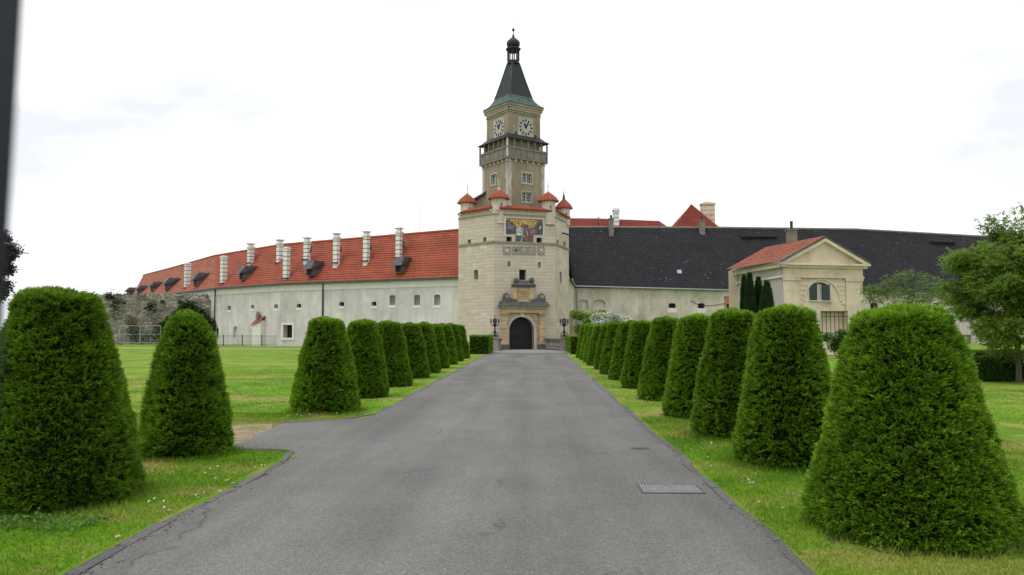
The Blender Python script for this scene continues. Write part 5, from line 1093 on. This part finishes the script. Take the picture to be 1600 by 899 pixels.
def tree(name, base, H, crown_c, crown_r, trunk_r, nlimb, npts, lsize, lw_, mat, label, cat='tree', fork=.35, seed=1, group=None, clumps=26, per=5, crad=(.18, .38)):
    random.seed(seed); root = tag(empty(name, base), label, cat, group); B = Vector(base); cc = Vector(crown_c); cr = Vector(crown_r)
    mb = MB(); top = Vector((B.x + random.uniform(-.1, .1), B.y, B.z + H * fork)); pts = [B, B.lerp(top, .35) + Vector((.04, 0, 0)), B.lerp(top, .7) + Vector((-.03, .03, 0)), top]
    tube_path(mb, [pts[0], pts[0] + Vector((0, 0, .15))] + pts[1:], [trunk_r * 1.5, trunk_r * 1.12, trunk_r, trunk_r * .92, trunk_r * .85], 10); mb.build('trunk', 'bark', root)
    centres = []
    for k in range(clumps):
        while True:
            v = Vector((random.uniform(-1, 1), random.uniform(-1, 1), random.uniform(-1, 1)))
            if .35 < v.length < 1: break
        centres.append(Vector((cc.x + v.x * cr.x, cc.y + v.y * cr.y, cc.z + v.z * cr.z)))
    lm = MB()
    for k, c in enumerate(centres):
        st = pts[2].lerp(top, random.uniform(0, 1)); mid = st.lerp(c, .5) + Vector((random.uniform(-.2, .2), random.uniform(-.2, .2), .12 * (c - st).length)); r0 = trunk_r * random.uniform(.22, .42)
        tube_path(lm, [st, st.lerp(mid, .5) + Vector((0, 0, .08)), mid, c], [r0, r0 * .75, r0 * .5, r0 * .15], 5)
        for j in range(3): e = c + Vector((random.uniform(-.5, .5), random.uniform(-.5, .5), random.uniform(-.35, .3))) * cr.x * .45; lm.bar(mid.lerp(c, random.uniform(.3, .9)), e, r0 * .25, 4, .006)
    lm.build('limbs', 'bark', root)
    cl = np.array([tuple(c) for c in centres]); w_ = rng.integers(0, clumps, npts); rad = np.array([random.uniform(*crad) for _ in range(clumps)])[w_][:, None] * np.array([[cr.x, cr.y, cr.z * .75]])
    v = unit_v(rng.normal(0, 1, (npts, 3))) * (rng.random((npts, 1)) ** .45); P = cl[w_] + v * rad
    tone = np.array([random.uniform(.32, .68) for _ in range(clumps)])[w_]; T, C = leaves_at(P, lsize, lw_, np.clip(tone + rng.normal(0, .14, npts), 0, 1), per=per); tri_mesh('crown', T, C, mat, root); return root
wb = atz(1592, 598, 0); 
tree('walnut_tree', (wb.x, wb.y, 0), 5.9, (wb.x + .25, wb.y, 3.1), (2.1, 2.0, 2.35), .075, 9, 17000, .105, .042, 'walnut', 'leafy green walnut tree at the right edge beside the low hedge', fork=.42, seed=4, clumps=105, per=7, crad=(.13, .30))
yb_ = at(1425, 520, 42); tree('young_tree', (yb_.x, yb_.y, 0), 4.6, (yb_.x + .1, 42, 3.6), (2.3, 1.5, 1.1), .05, 6, 1300, .15, .06, 'young', 'thin pale green young tree between the pavilion and the walnut tree', fork=.45, seed=9, clumps=32)
lt = at(-8, 520, 60); tree('purple_tree', (lt.x - 1.5, 60, 0), 9, (lt.x - .9, 60, 6.6), (2.0, 2, 3.4), .2, 8, 3500, .26, .14, 'copper_beech', 'dark purple-leaved tree at the far left edge behind the nearest yew', fork=.3, seed=3, clumps=30)
def bush(name, c, r, n, mats, label, ls=.11, lw_=.06, seed=1, cat='shrub', up=0., stem=True):
    root = tag(empty(name, (c[0], c[1], 0)), label, cat); random.seed(seed); K = 12; cl = np.array([(c[0] + random.uniform(-.75, .75) * r[0], c[1] + random.uniform(-.7, .7) * r[1], c[2] + random.uniform(-.7, .75) * r[2]) for _ in range(K)])
    for mt, frac, nm in mats:
        k = int(n * frac); w_ = rng.integers(0, K, k); P = cl[w_] + unit_v(rng.normal(0, 1, (k, 3))) * (rng.random((k, 1)) ** .4) * np.array(r) * .42; P[:, 2] = np.maximum(P[:, 2], .05)
        T, C = leaves_at(P, ls, lw_, np.clip(.5 + rng.normal(0, .2, k), 0, 1), per=4); tri_mesh(nm, T, C, mt, root)
    m = MB()
    for k in range(K): m.bar((c[0] + random.uniform(-.1, .1), c[1], 0), tuple(cl[k]), .035, 5, .01)
    m.build('stems', 'bark', root); return root
q = at(956, 520, 50); bush('blossom_shrub', (q.x, 50, 2.1), (1.3, .9, .9), 4800, (('blossom', .7, 'blossom'), ('walnut', .3, 'foliage')), 'white-flowering shrub behind the right row of yews', .10, .07, 2)
q = at(922, 515, 57); bush('green_shrub', (q.x, 57, 2.15), (1.3, .9, .95), 2600, (('walnut', 1., 'foliage'),), 'rounded dark green shrub beside the white blossom near the bastion', .14, .09, 5)
q = at(1310, 540, 45); bush('rose_bush', (q.x, 45, .85), (1.0, .6, .75), 1500, (('privet', 1., 'foliage'),), 'small green bush under the barred pavilion window', .12, .08, 6)
def thuja(px, D, ztop, r, label, seed):
    p = at(px, 500, D); root = tag(empty('thuja_column', (p.x, D, 0)), label, 'tree', 'columnar thujas by the pavilion'); n = 5200; f = rng.random(n); a = rng.uniform(0, 6.283, n)
    rr3 = r * np.sin(np.clip(np.pi * (.12 + .86 * f), 0, np.pi)) ** .55 * (1 - .35 * f) * (1 + .16 * np.sin(a * 3 + f * 5 + seed)); P = np.stack([np.cos(a) * rr3, np.sin(a) * rr3, f * ztop], 1); N = np.stack([np.cos(a), np.sin(a), np.full(n, .6)], 1)
    T, C = sprigs(P - unit_v(N) * .05, unit_v(N), .14, .07, .035, 3, np.clip(.45 + rng.normal(0, .2, n), 0, 1), up=1.1, jit=.3); tri_mesh('crown', T + np.array([p.x, D, 0]), C, 'thuja', root)
    m = MB(); m.lathe(p.x, D, [(r * .5, .1), (r * .85, ztop * .3), (r * .7, ztop * .6), (r * .3, ztop * .88), (.02, ztop * .97)], 12); m.build('inner_twigs', 'inner', root)
    m = MB(); m.lathe(p.x, D, [(.08, -.02), (.07, .3), (.05, .6)], 6); m.build('trunk', 'bark', root)
for k, (px, D, yt, r, lab) in enumerate(((1163.5, 49, 432, .34, 'slim dark thuja column farthest left by the pavilion side wall'), (1172.5, 48.5, 428, .44, 'tallest dark thuja column by the pavilion side wall'), (1186, 49, 435, .46, 'dark thuja column third from the left by the pavilion side wall'), (1199, 48, 441, .58, 'broad dark thuja column nearest the pavilion corner'))):
    thuja(px, D, at(px, yt, D).z, r, lab, k)
# ivy on the ruined wall
n = 2600; iv = tag(empty('ivy_bush', (at(300, 540, 84).x, 83.8, 0)), 'dark ivy bush climbing the rubble wall beside the white wing', 'plant')
a = rng.normal(0, .42, n); P = np.stack([at(298, 540, 84).x + a * 4.6, 83.9 - rng.random(n) * .9, np.abs(rng.normal(0, 1, n)) * 0 + rng.random(n) ** .6 * np.clip(4.9 - np.abs(a) * 3.6, .6, 5)], 1)
T, C = leaves_at(P, .20, .16, np.clip(.5 + rng.normal(0, .22, n), 0, 1), per=4); tri_mesh('foliage', T, C, 'ivy', iv); m = MB()
for k in range(9): x = at(298, 540, 84).x + random.uniform(-2, 2); m.bar((x, 84.1, 0), (x + random.uniform(-.6, .6), 84.2, random.uniform(1.5, 3.8)), .05, 5, .015)
m.build('stems', 'bark', iv)
n = 700; iv = tag(empty('wall_creeper', (at(215, 540, 84).x, 84.3, 0)), 'green creeper hanging on the rubble wall behind the steel fence panels', 'plant'); cx_ = [(182, 474, .5, 1.1), (206, 512, .45, 1.3), (213, 520, .5, .9), (172, 463, .6, .4), (236, 480, .7, .5)]
P = np.concatenate([np.stack([at(x, y, 84.3).x + rng.normal(0, sx * .5, n // 5), np.full(n // 5, 84.25) - rng.random(n // 5) * .3, at(x, y, 84.3).z + rng.normal(0, sz * .6, n // 5)], 1) for x, y, sx, sz in cx_]); T, C = leaves_at(P, .16, .12, np.clip(.5 + rng.normal(0, .2, len(P)), 0, 1), per=4); tri_mesh('foliage', T, C, 'ivy', iv)

# ================================================================== FENCES
fn = tag(empty('iron_fence', (at(336, 541, 75.5).x, 75.5, 0)), 'thin dark iron railing along the foot of the white wing', 'fence')
xs = [at(px, 541, 75.5).x for px in (318, 349, 378.5, 409, 439, 470, 500, 530)]
for x in xs: m = MB(); m.bar((x, 75.5, 0), (x, 75.5, 1.12), .045, 6); m.build('post', 'iron', fn)
for z in (.12, .98): m = MB(); m.bar((xs[0], 75.5, z), (xs[-1], 75.5, z), .014, 5); m.build('rail', 'iron', fn)
m = MB()
for a, b in zip(xs, xs[1:]):
    for k in range(1, 15): x = a + (b - a) * k / 15; m.bar((x, 75.5, .12), (x, 75.5, 1.05), .007, 4)
m.build('railing_rods', 'iron', fn, kind='stuff')
def panel_fence(px0, px1, D, label):
    a, b = at(px0, 540, D).x, at(px1, 540, D).x; f = tag(empty('steel_fence_panel', ((a + b) / 2, D, 0)), label, 'fence', 'steel site fence panels')
    for x in (a, b): m = MB(); m.bar((x, D, 0), (x, D, 2.02), .04, 8); m.build('post', 'galv', f); m = MB(); m.box((x - .25, D - .12, 0), (x + .25, D + .12, .14)); m.build('foot', 'dark_stone', f)
    for z in (.18, 1.1, 2.0): m = MB(); m.bar((a, D, z), (b, D, z), .025 if z != 1.1 else .015, 6); m.build('rail', 'galv', f)
    m = MB()
    for k in range(1, 16): x = a + (b - a) * k / 16; m.bar((x, D, .18), (x, D, 2.0), .004, 4)
    m.build('mesh_wires', 'galv', f, kind='stuff')
panel_fence(187, 218, 81, 'galvanised site fence panel farther left before the rubble wall'); panel_fence(219.5, 250.5, 81.1, 'galvanised site fence panel next to the ivy before the rubble wall')
m = MB(); a, b = at(232, 530, 80.9), at(250, 512, 80.9); 
# ================================================================== LAMPS, PARAPETS AT THE GATE
def lamp(px, D, label):
    b = at(px, 547, D); x, y = b.x, D; root = tag(empty('ornate_candelabrum', (x, y, 0)), label, 'lamp', 'candelabra at the gate')
    ped = MB(); ped.box((x - .28, y - .28, 0), (x + .28, y + .28, .98)); ped.box((x - .34, y - .34, .98), (x + .34, y + .34, 1.08)); ped.box((x - .34, y - .34, 0), (x + .34, y + .34, .14)); ped.build('pedestal', 'stringcourse', root)
    z = 1.08; m = MB(); m.lathe(x, y, [(.22, z), (.2, z + .1), (.10, z + .2), (.07, z + .34), (.12, z + .42), (.06, z + .5), (.05, z + .75), (.12, z + .85), (.15, z + .98), (.07, z + 1.1), (.05, z + 1.25), (.09, z + 1.32), (.03, z + 1.45), (.012, z + 1.75)], 12); m.build('stem', 'iron', root)
    for k in range(4):
        a = .4 + k * 1.5708; c, s = math.cos(a), math.sin(a); P = [(.05, .86), (.18, .84), (.28, .95), (.32, 1.1)]; m = MB()
        for (r0, z0), (r1, z1) in zip(P, P[1:]): m.bar((x + r0 * c, y + r0 * s, z + z0), (x + r1 * c, y + r1 * s, z + z1), .028, 6)
        arm = m.build('arm', 'iron', root); m = MB(); m.lathe(x + .32 * c, y + .32 * s, [(.03, z + 1.08), (.075, z + 1.13), (.05, z + 1.2), (.055, z + 1.3), (.01, z + 1.42)], 8); m.build('candle_cup', 'iron', arm)
    for k in range(4):
        a = k * 1.5708; c, s = math.cos(a), math.sin(a); m = MB(); P = [(.08, .34), (.2, .3), (.27, .16), (.24, .0)]
        for (r0, z0), (r1, z1) in zip(P, P[1:]): m.bar((x + r0 * c, y + r0 * s, z + z0), (x + r1 * c, y + r1 * s, z + z1), .03, 6)
        m.build('foot_scroll', 'iron', root)
lamp(773.2, 59.0, 'ornate black iron candelabrum on a stone pedestal left of the door'); lamp(881.6, 59.0, 'ornate black iron candelabrum on a stone pedestal right of the door')
def parapet(x0, y0, x1, y1, label):
    W = Wall((x0, y0), (x1, y1)); root = tag(empty('stone_balustrade', ((x0 + x1) / 2, (y0 + y1) / 2, 0)), label, 'balustrade', 'bridge balustrades')
    m = MB(); W.box(m, 0, W.len, .78, .92, -.16, .16); m.build('handrail', 'dark_stone', root); m = MB(); W.box(m, 0, W.len, 0, .14, -.14, .14); m.build('base_rail', 'dark_stone', root); n = max(3, int(W.len / .36))
    for k in range(n): p = W.pt(W.len * (k + .5) / n, 0); m = MB(); m.lathe(p.x, p.y, [(.1, .14), (.06, .2), (.10, .38), (.06, .6), (.09, .78)], 8); m.build('baluster', 'stringcourse', root)
parapet(at(853, 548, 62.2).x, 63.0, at(879, 548, 59.3).x, 59.4, 'low stone balustrade between the right candelabrum and the bastion'); parapet(at(776, 548, 59.3).x, 59.4, at(782, 548, 61.5).x, 61.3, 'short stone balustrade between the left candelabrum and the portal')

# ================================================================== DRAIN, GATE LEAF, GRASS, SMALL THINGS
g0, g1 = atz(1003, 759), atz(1087, 759); g2, g3 = atz(1010, 772), atz(1095, 772); gy0, gy1 = g2.y, g0.y; gx0, gx1 = g2.x - .02, (g1.x + g3.x) / 2
dg = tag(empty('drain_grate', ((gx0 + gx1) / 2, (gy0 + gy1) / 2, 0)), 'steel drain grate set in the asphalt near the right kerb', 'drain')
m = MB(); m.face([(gx0, gy0, .0095), (gx1, gy0, .0095), (gx1, gy1, .0095), (gx0, gy1, .0095)]); m.build('pit', 'void', dg)
m = MB()
for lo, hi in (((gx0 - .025, gy0 - .02), (gx1 + .025, gy0)), ((gx0 - .025, gy1), (gx1 + .025, gy1 + .02)), ((gx0 - .025, gy0), (gx0, gy1)), ((gx1, gy0), (gx1 + .025, gy1))): m.box((*lo, .009), (*hi, .018))
m.build('frame', 'dark_stone', dg); nb = 20
for k in range(nb): x = gx0 + (gx1 - gx0) * (k + .5) / nb; m = MB(); m.box((x - .009, gy0, .010), (x + .009, gy1, .0165)); m.build('bar', 'grate', dg)
m = MB(); x = (gx0 + gx1) / 2; m.box((gx0, (gy0 + gy1) / 2 - .006, .010), (gx1, (gy0 + gy1) / 2 + .006, .0155)); m.build('cross_bar', 'grate', dg)
# gate leaf the photographer stands beside, swung open along the drive
gl = tag(empty('iron_gate_leaf', (-.17, -.5, 0)), 'dark blurred iron gate edge close to the camera along the left border', 'gate')
ex = at(23, 0, .141).x; lean = .024
def gx(z, y): return ex - .016 + (z - 1.7) * lean - (.125 - y) * .12
def gpost(name, y, w_, z0, z1):
    m = MB(); m.hexa([(gx(z0, y) - w_, y - w_, z0), (gx(z0, y) + w_, y - w_, z0), (gx(z0, y) + w_, y + w_, z0), (gx(z0, y) - w_, y + w_, z0)], [(gx(z1, y) - w_, y - w_, z1), (gx(z1, y) + w_, y - w_, z1), (gx(z1, y) + w_, y + w_, z1), (gx(z1, y) - w_, y + w_, z1)]); m.build(name, 'gate_iron', gl)
gpost('stile', .125, .016, .02, 2.3); gpost('stile', -1.25, .02, .0, 2.4)
for k in range(1, 10): gpost('bar', .125 - 1.375 * k / 10, .008, .12, 2.35)
for z in (.14, 1.1, 2.2): m = MB(); m.bar((gx(z, .11), .11, z), (gx(z, -1.25), -1.25, z), .014, 6); m.build('rail', 'gate_iron', gl)

# grass blades on the near lawns
from bisect import bisect
re_y = [p[1] for p in right_edge]
def in_poly(X, Y, poly):
    ins = np.zeros(len(X), bool); n = len(poly)
    for i in range(n):
        x0, y0 = poly[i]; x1, y1 = poly[(i + 1) % n]
        if y0 == y1: continue
        c = ((y0 > Y) != (y1 > Y)) & (X < (x1 - x0) * (Y - y0) / (y1 - y0) + x0); ins ^= c
    return ins
def blades(n, x0, x1, y0, y1, power, hgt, wid):
    Y = y0 + (y1 - y0) * rng.random(n) ** power; X = rng.uniform(x0, x1, n); Xv = X * 1.0
    keep = ~in_poly(X, Y, road) & ~(in_poly(X, Y, dirt) & (rng.random(n) < .85)) & (np.abs((X + .03) / np.maximum(Y, .1)) < .80)
    near_r = (X > RE(Y) - .1) & (X < RE(Y) + .10); near_l = (X > LX - .16) & (X < LX + .1); keep &= ~((near_r | near_l) & (rng.random(n) < .93)); X, Y = X[keep], Y[keep]; n = len(X)
    s = (1 + .05 * Y)[:, None]; a = rng.uniform(0, 6.283, n); lean = rng.normal(0, .45, (n, 2)); h = hgt * rng.uniform(.45, 1.3, (n, 1)); b = np.stack([X, Y, np.zeros(n)], 1); wv = np.stack([np.cos(a), np.sin(a), np.zeros(n)], 1) * wid * s * .5
    tip = b + np.concatenate([lean * h, h], 1); return np.stack([b - wv, b + wv, tip], 1), np.clip(rng.normal(.5, .2, n), 0, 1)
parts = [blades(150000, 1.8, 7.2, 4.0, 15, 1.7, .030, .006), blades(150000, -8.5, -2.9, 4.0, 15.5, 1.5, .030, .006), blades(60000, -14, 14, 14, 32, 1.3, .03, .010)]
# longer tufts round the feet of the nearest yews
for (cx_, cy_, r_) in ((3.30, 6.78, .90), (-4.78, 7.72, .87), (-4.70, 10.42, .655), (3.24, 9.9, .73), (3.24, 12.45, .73), (-4.24, 15.85, .73)):
    n = 5000; a = rng.uniform(0, 6.283, n); rr4 = r_ * (.80 + np.abs(rng.normal(0, .16, n))); b = np.stack([cx_ + np.cos(a) * rr4, cy_ + np.sin(a) * rr4, np.zeros(n)], 1); h = .06 * rng.uniform(.4, 1.3, (n, 1)); t = rng.uniform(0, 6.283, n); wv = np.stack([np.cos(t), np.sin(t), np.zeros(n)], 1) * .004
    parts.append((np.stack([b - wv, b + wv, b + np.concatenate([rng.normal(0, .4, (n, 2)) * h, h], 1)], 1), np.clip(rng.normal(.45, .2, n), 0, 1)))
tag(tri_mesh('grass', np.concatenate([p[0] for p in parts]), np.concatenate([p[1] for p in parts]), 'blade'), 'short mown grass with dry patches on both sides of the road', 'grass', kind='stuff')
# broad-leaved weeds at the foot of the near left yew, daisies and fallen leaves
n = 420; X = rng.uniform(-5.6, -3.75, n); P = np.stack([X, 6.72 - .12 * np.abs(X + 4.9) + rng.normal(0, .16, n), rng.uniform(.005, .045, n)], 1); T, C = leaves_at(P, .035, .03, np.clip(.5 + rng.normal(0, .2, n), 0, 1), per=3, droop=-.2)
tag(tri_mesh('weeds', T, C, 'weed'), 'broad-leaved weeds in the grass before the nearest left yew', 'weeds', kind='stuff')
m = MB()
for k in range(16):
    s = random.random(); x, y = ((random.uniform(-4.1, -3.4), random.uniform(6.4, 9.5)) if s < .4 else (random.uniform(-5.6, -4.3), random.uniform(6.3, 6.8)) if s < .6 else (random.uniform(-4.8, -3.8), random.uniform(14.6, 15.2)) if s < .8 else (random.uniform(2.3, 3.0), random.uniform(8, 12)))
    m.obox((x, y, .045), (.007, 0, .002), (0, .007, .004), (0, 0, .002))
tag(m.build('daisies', 'petal'), 'tiny white daisies scattered in the grass', 'flowers', kind='stuff')
m = MB()
for k in range(1100):
    y = 3.5 + 22 * random.random() ** 1.6; side = random.random() < .5
    if not side and 10.5 < y < 15.2: continue
    x = (RE(y) + wob(y, 0) + random.gauss(.0, .045)) if side else ((LX + wob(y, 2)) if y < 10.5 else (-3.06 + wob(y, 4))) + random.gauss(.03, .05); q = random.uniform(.003, .008)
    m.obox((x, y, .012 + q * .3), (q, random.uniform(-.4, .4) * q, 0), (0, q * .8, q * .2), (0, -.1 * q, q * .5))
tag(m.build('kerb_grit', 'kerb'), 'loose grit and crumbled stone along the kerbs', 'grit', kind='stuff')
m = MB()
for k in range(45):
    x, y = random.choice([(random.uniform(2.2, 2.7), random.uniform(6, 12)), (random.uniform(-3.6, -3.2), random.uniform(5.5, 10))]); a = random.uniform(0, 6.28); s = random.uniform(.008, .02)
    m.obox((x, y, .022), (s * math.cos(a), s * math.sin(a), .003), (-s * .6 * math.sin(a), s * .6 * math.cos(a), .004), (0, 0, .0015))
tag(m.build('leaf_litter', 'fallen'), 'small dry fallen leaves along the kerbs', 'leaves', kind='stuff')
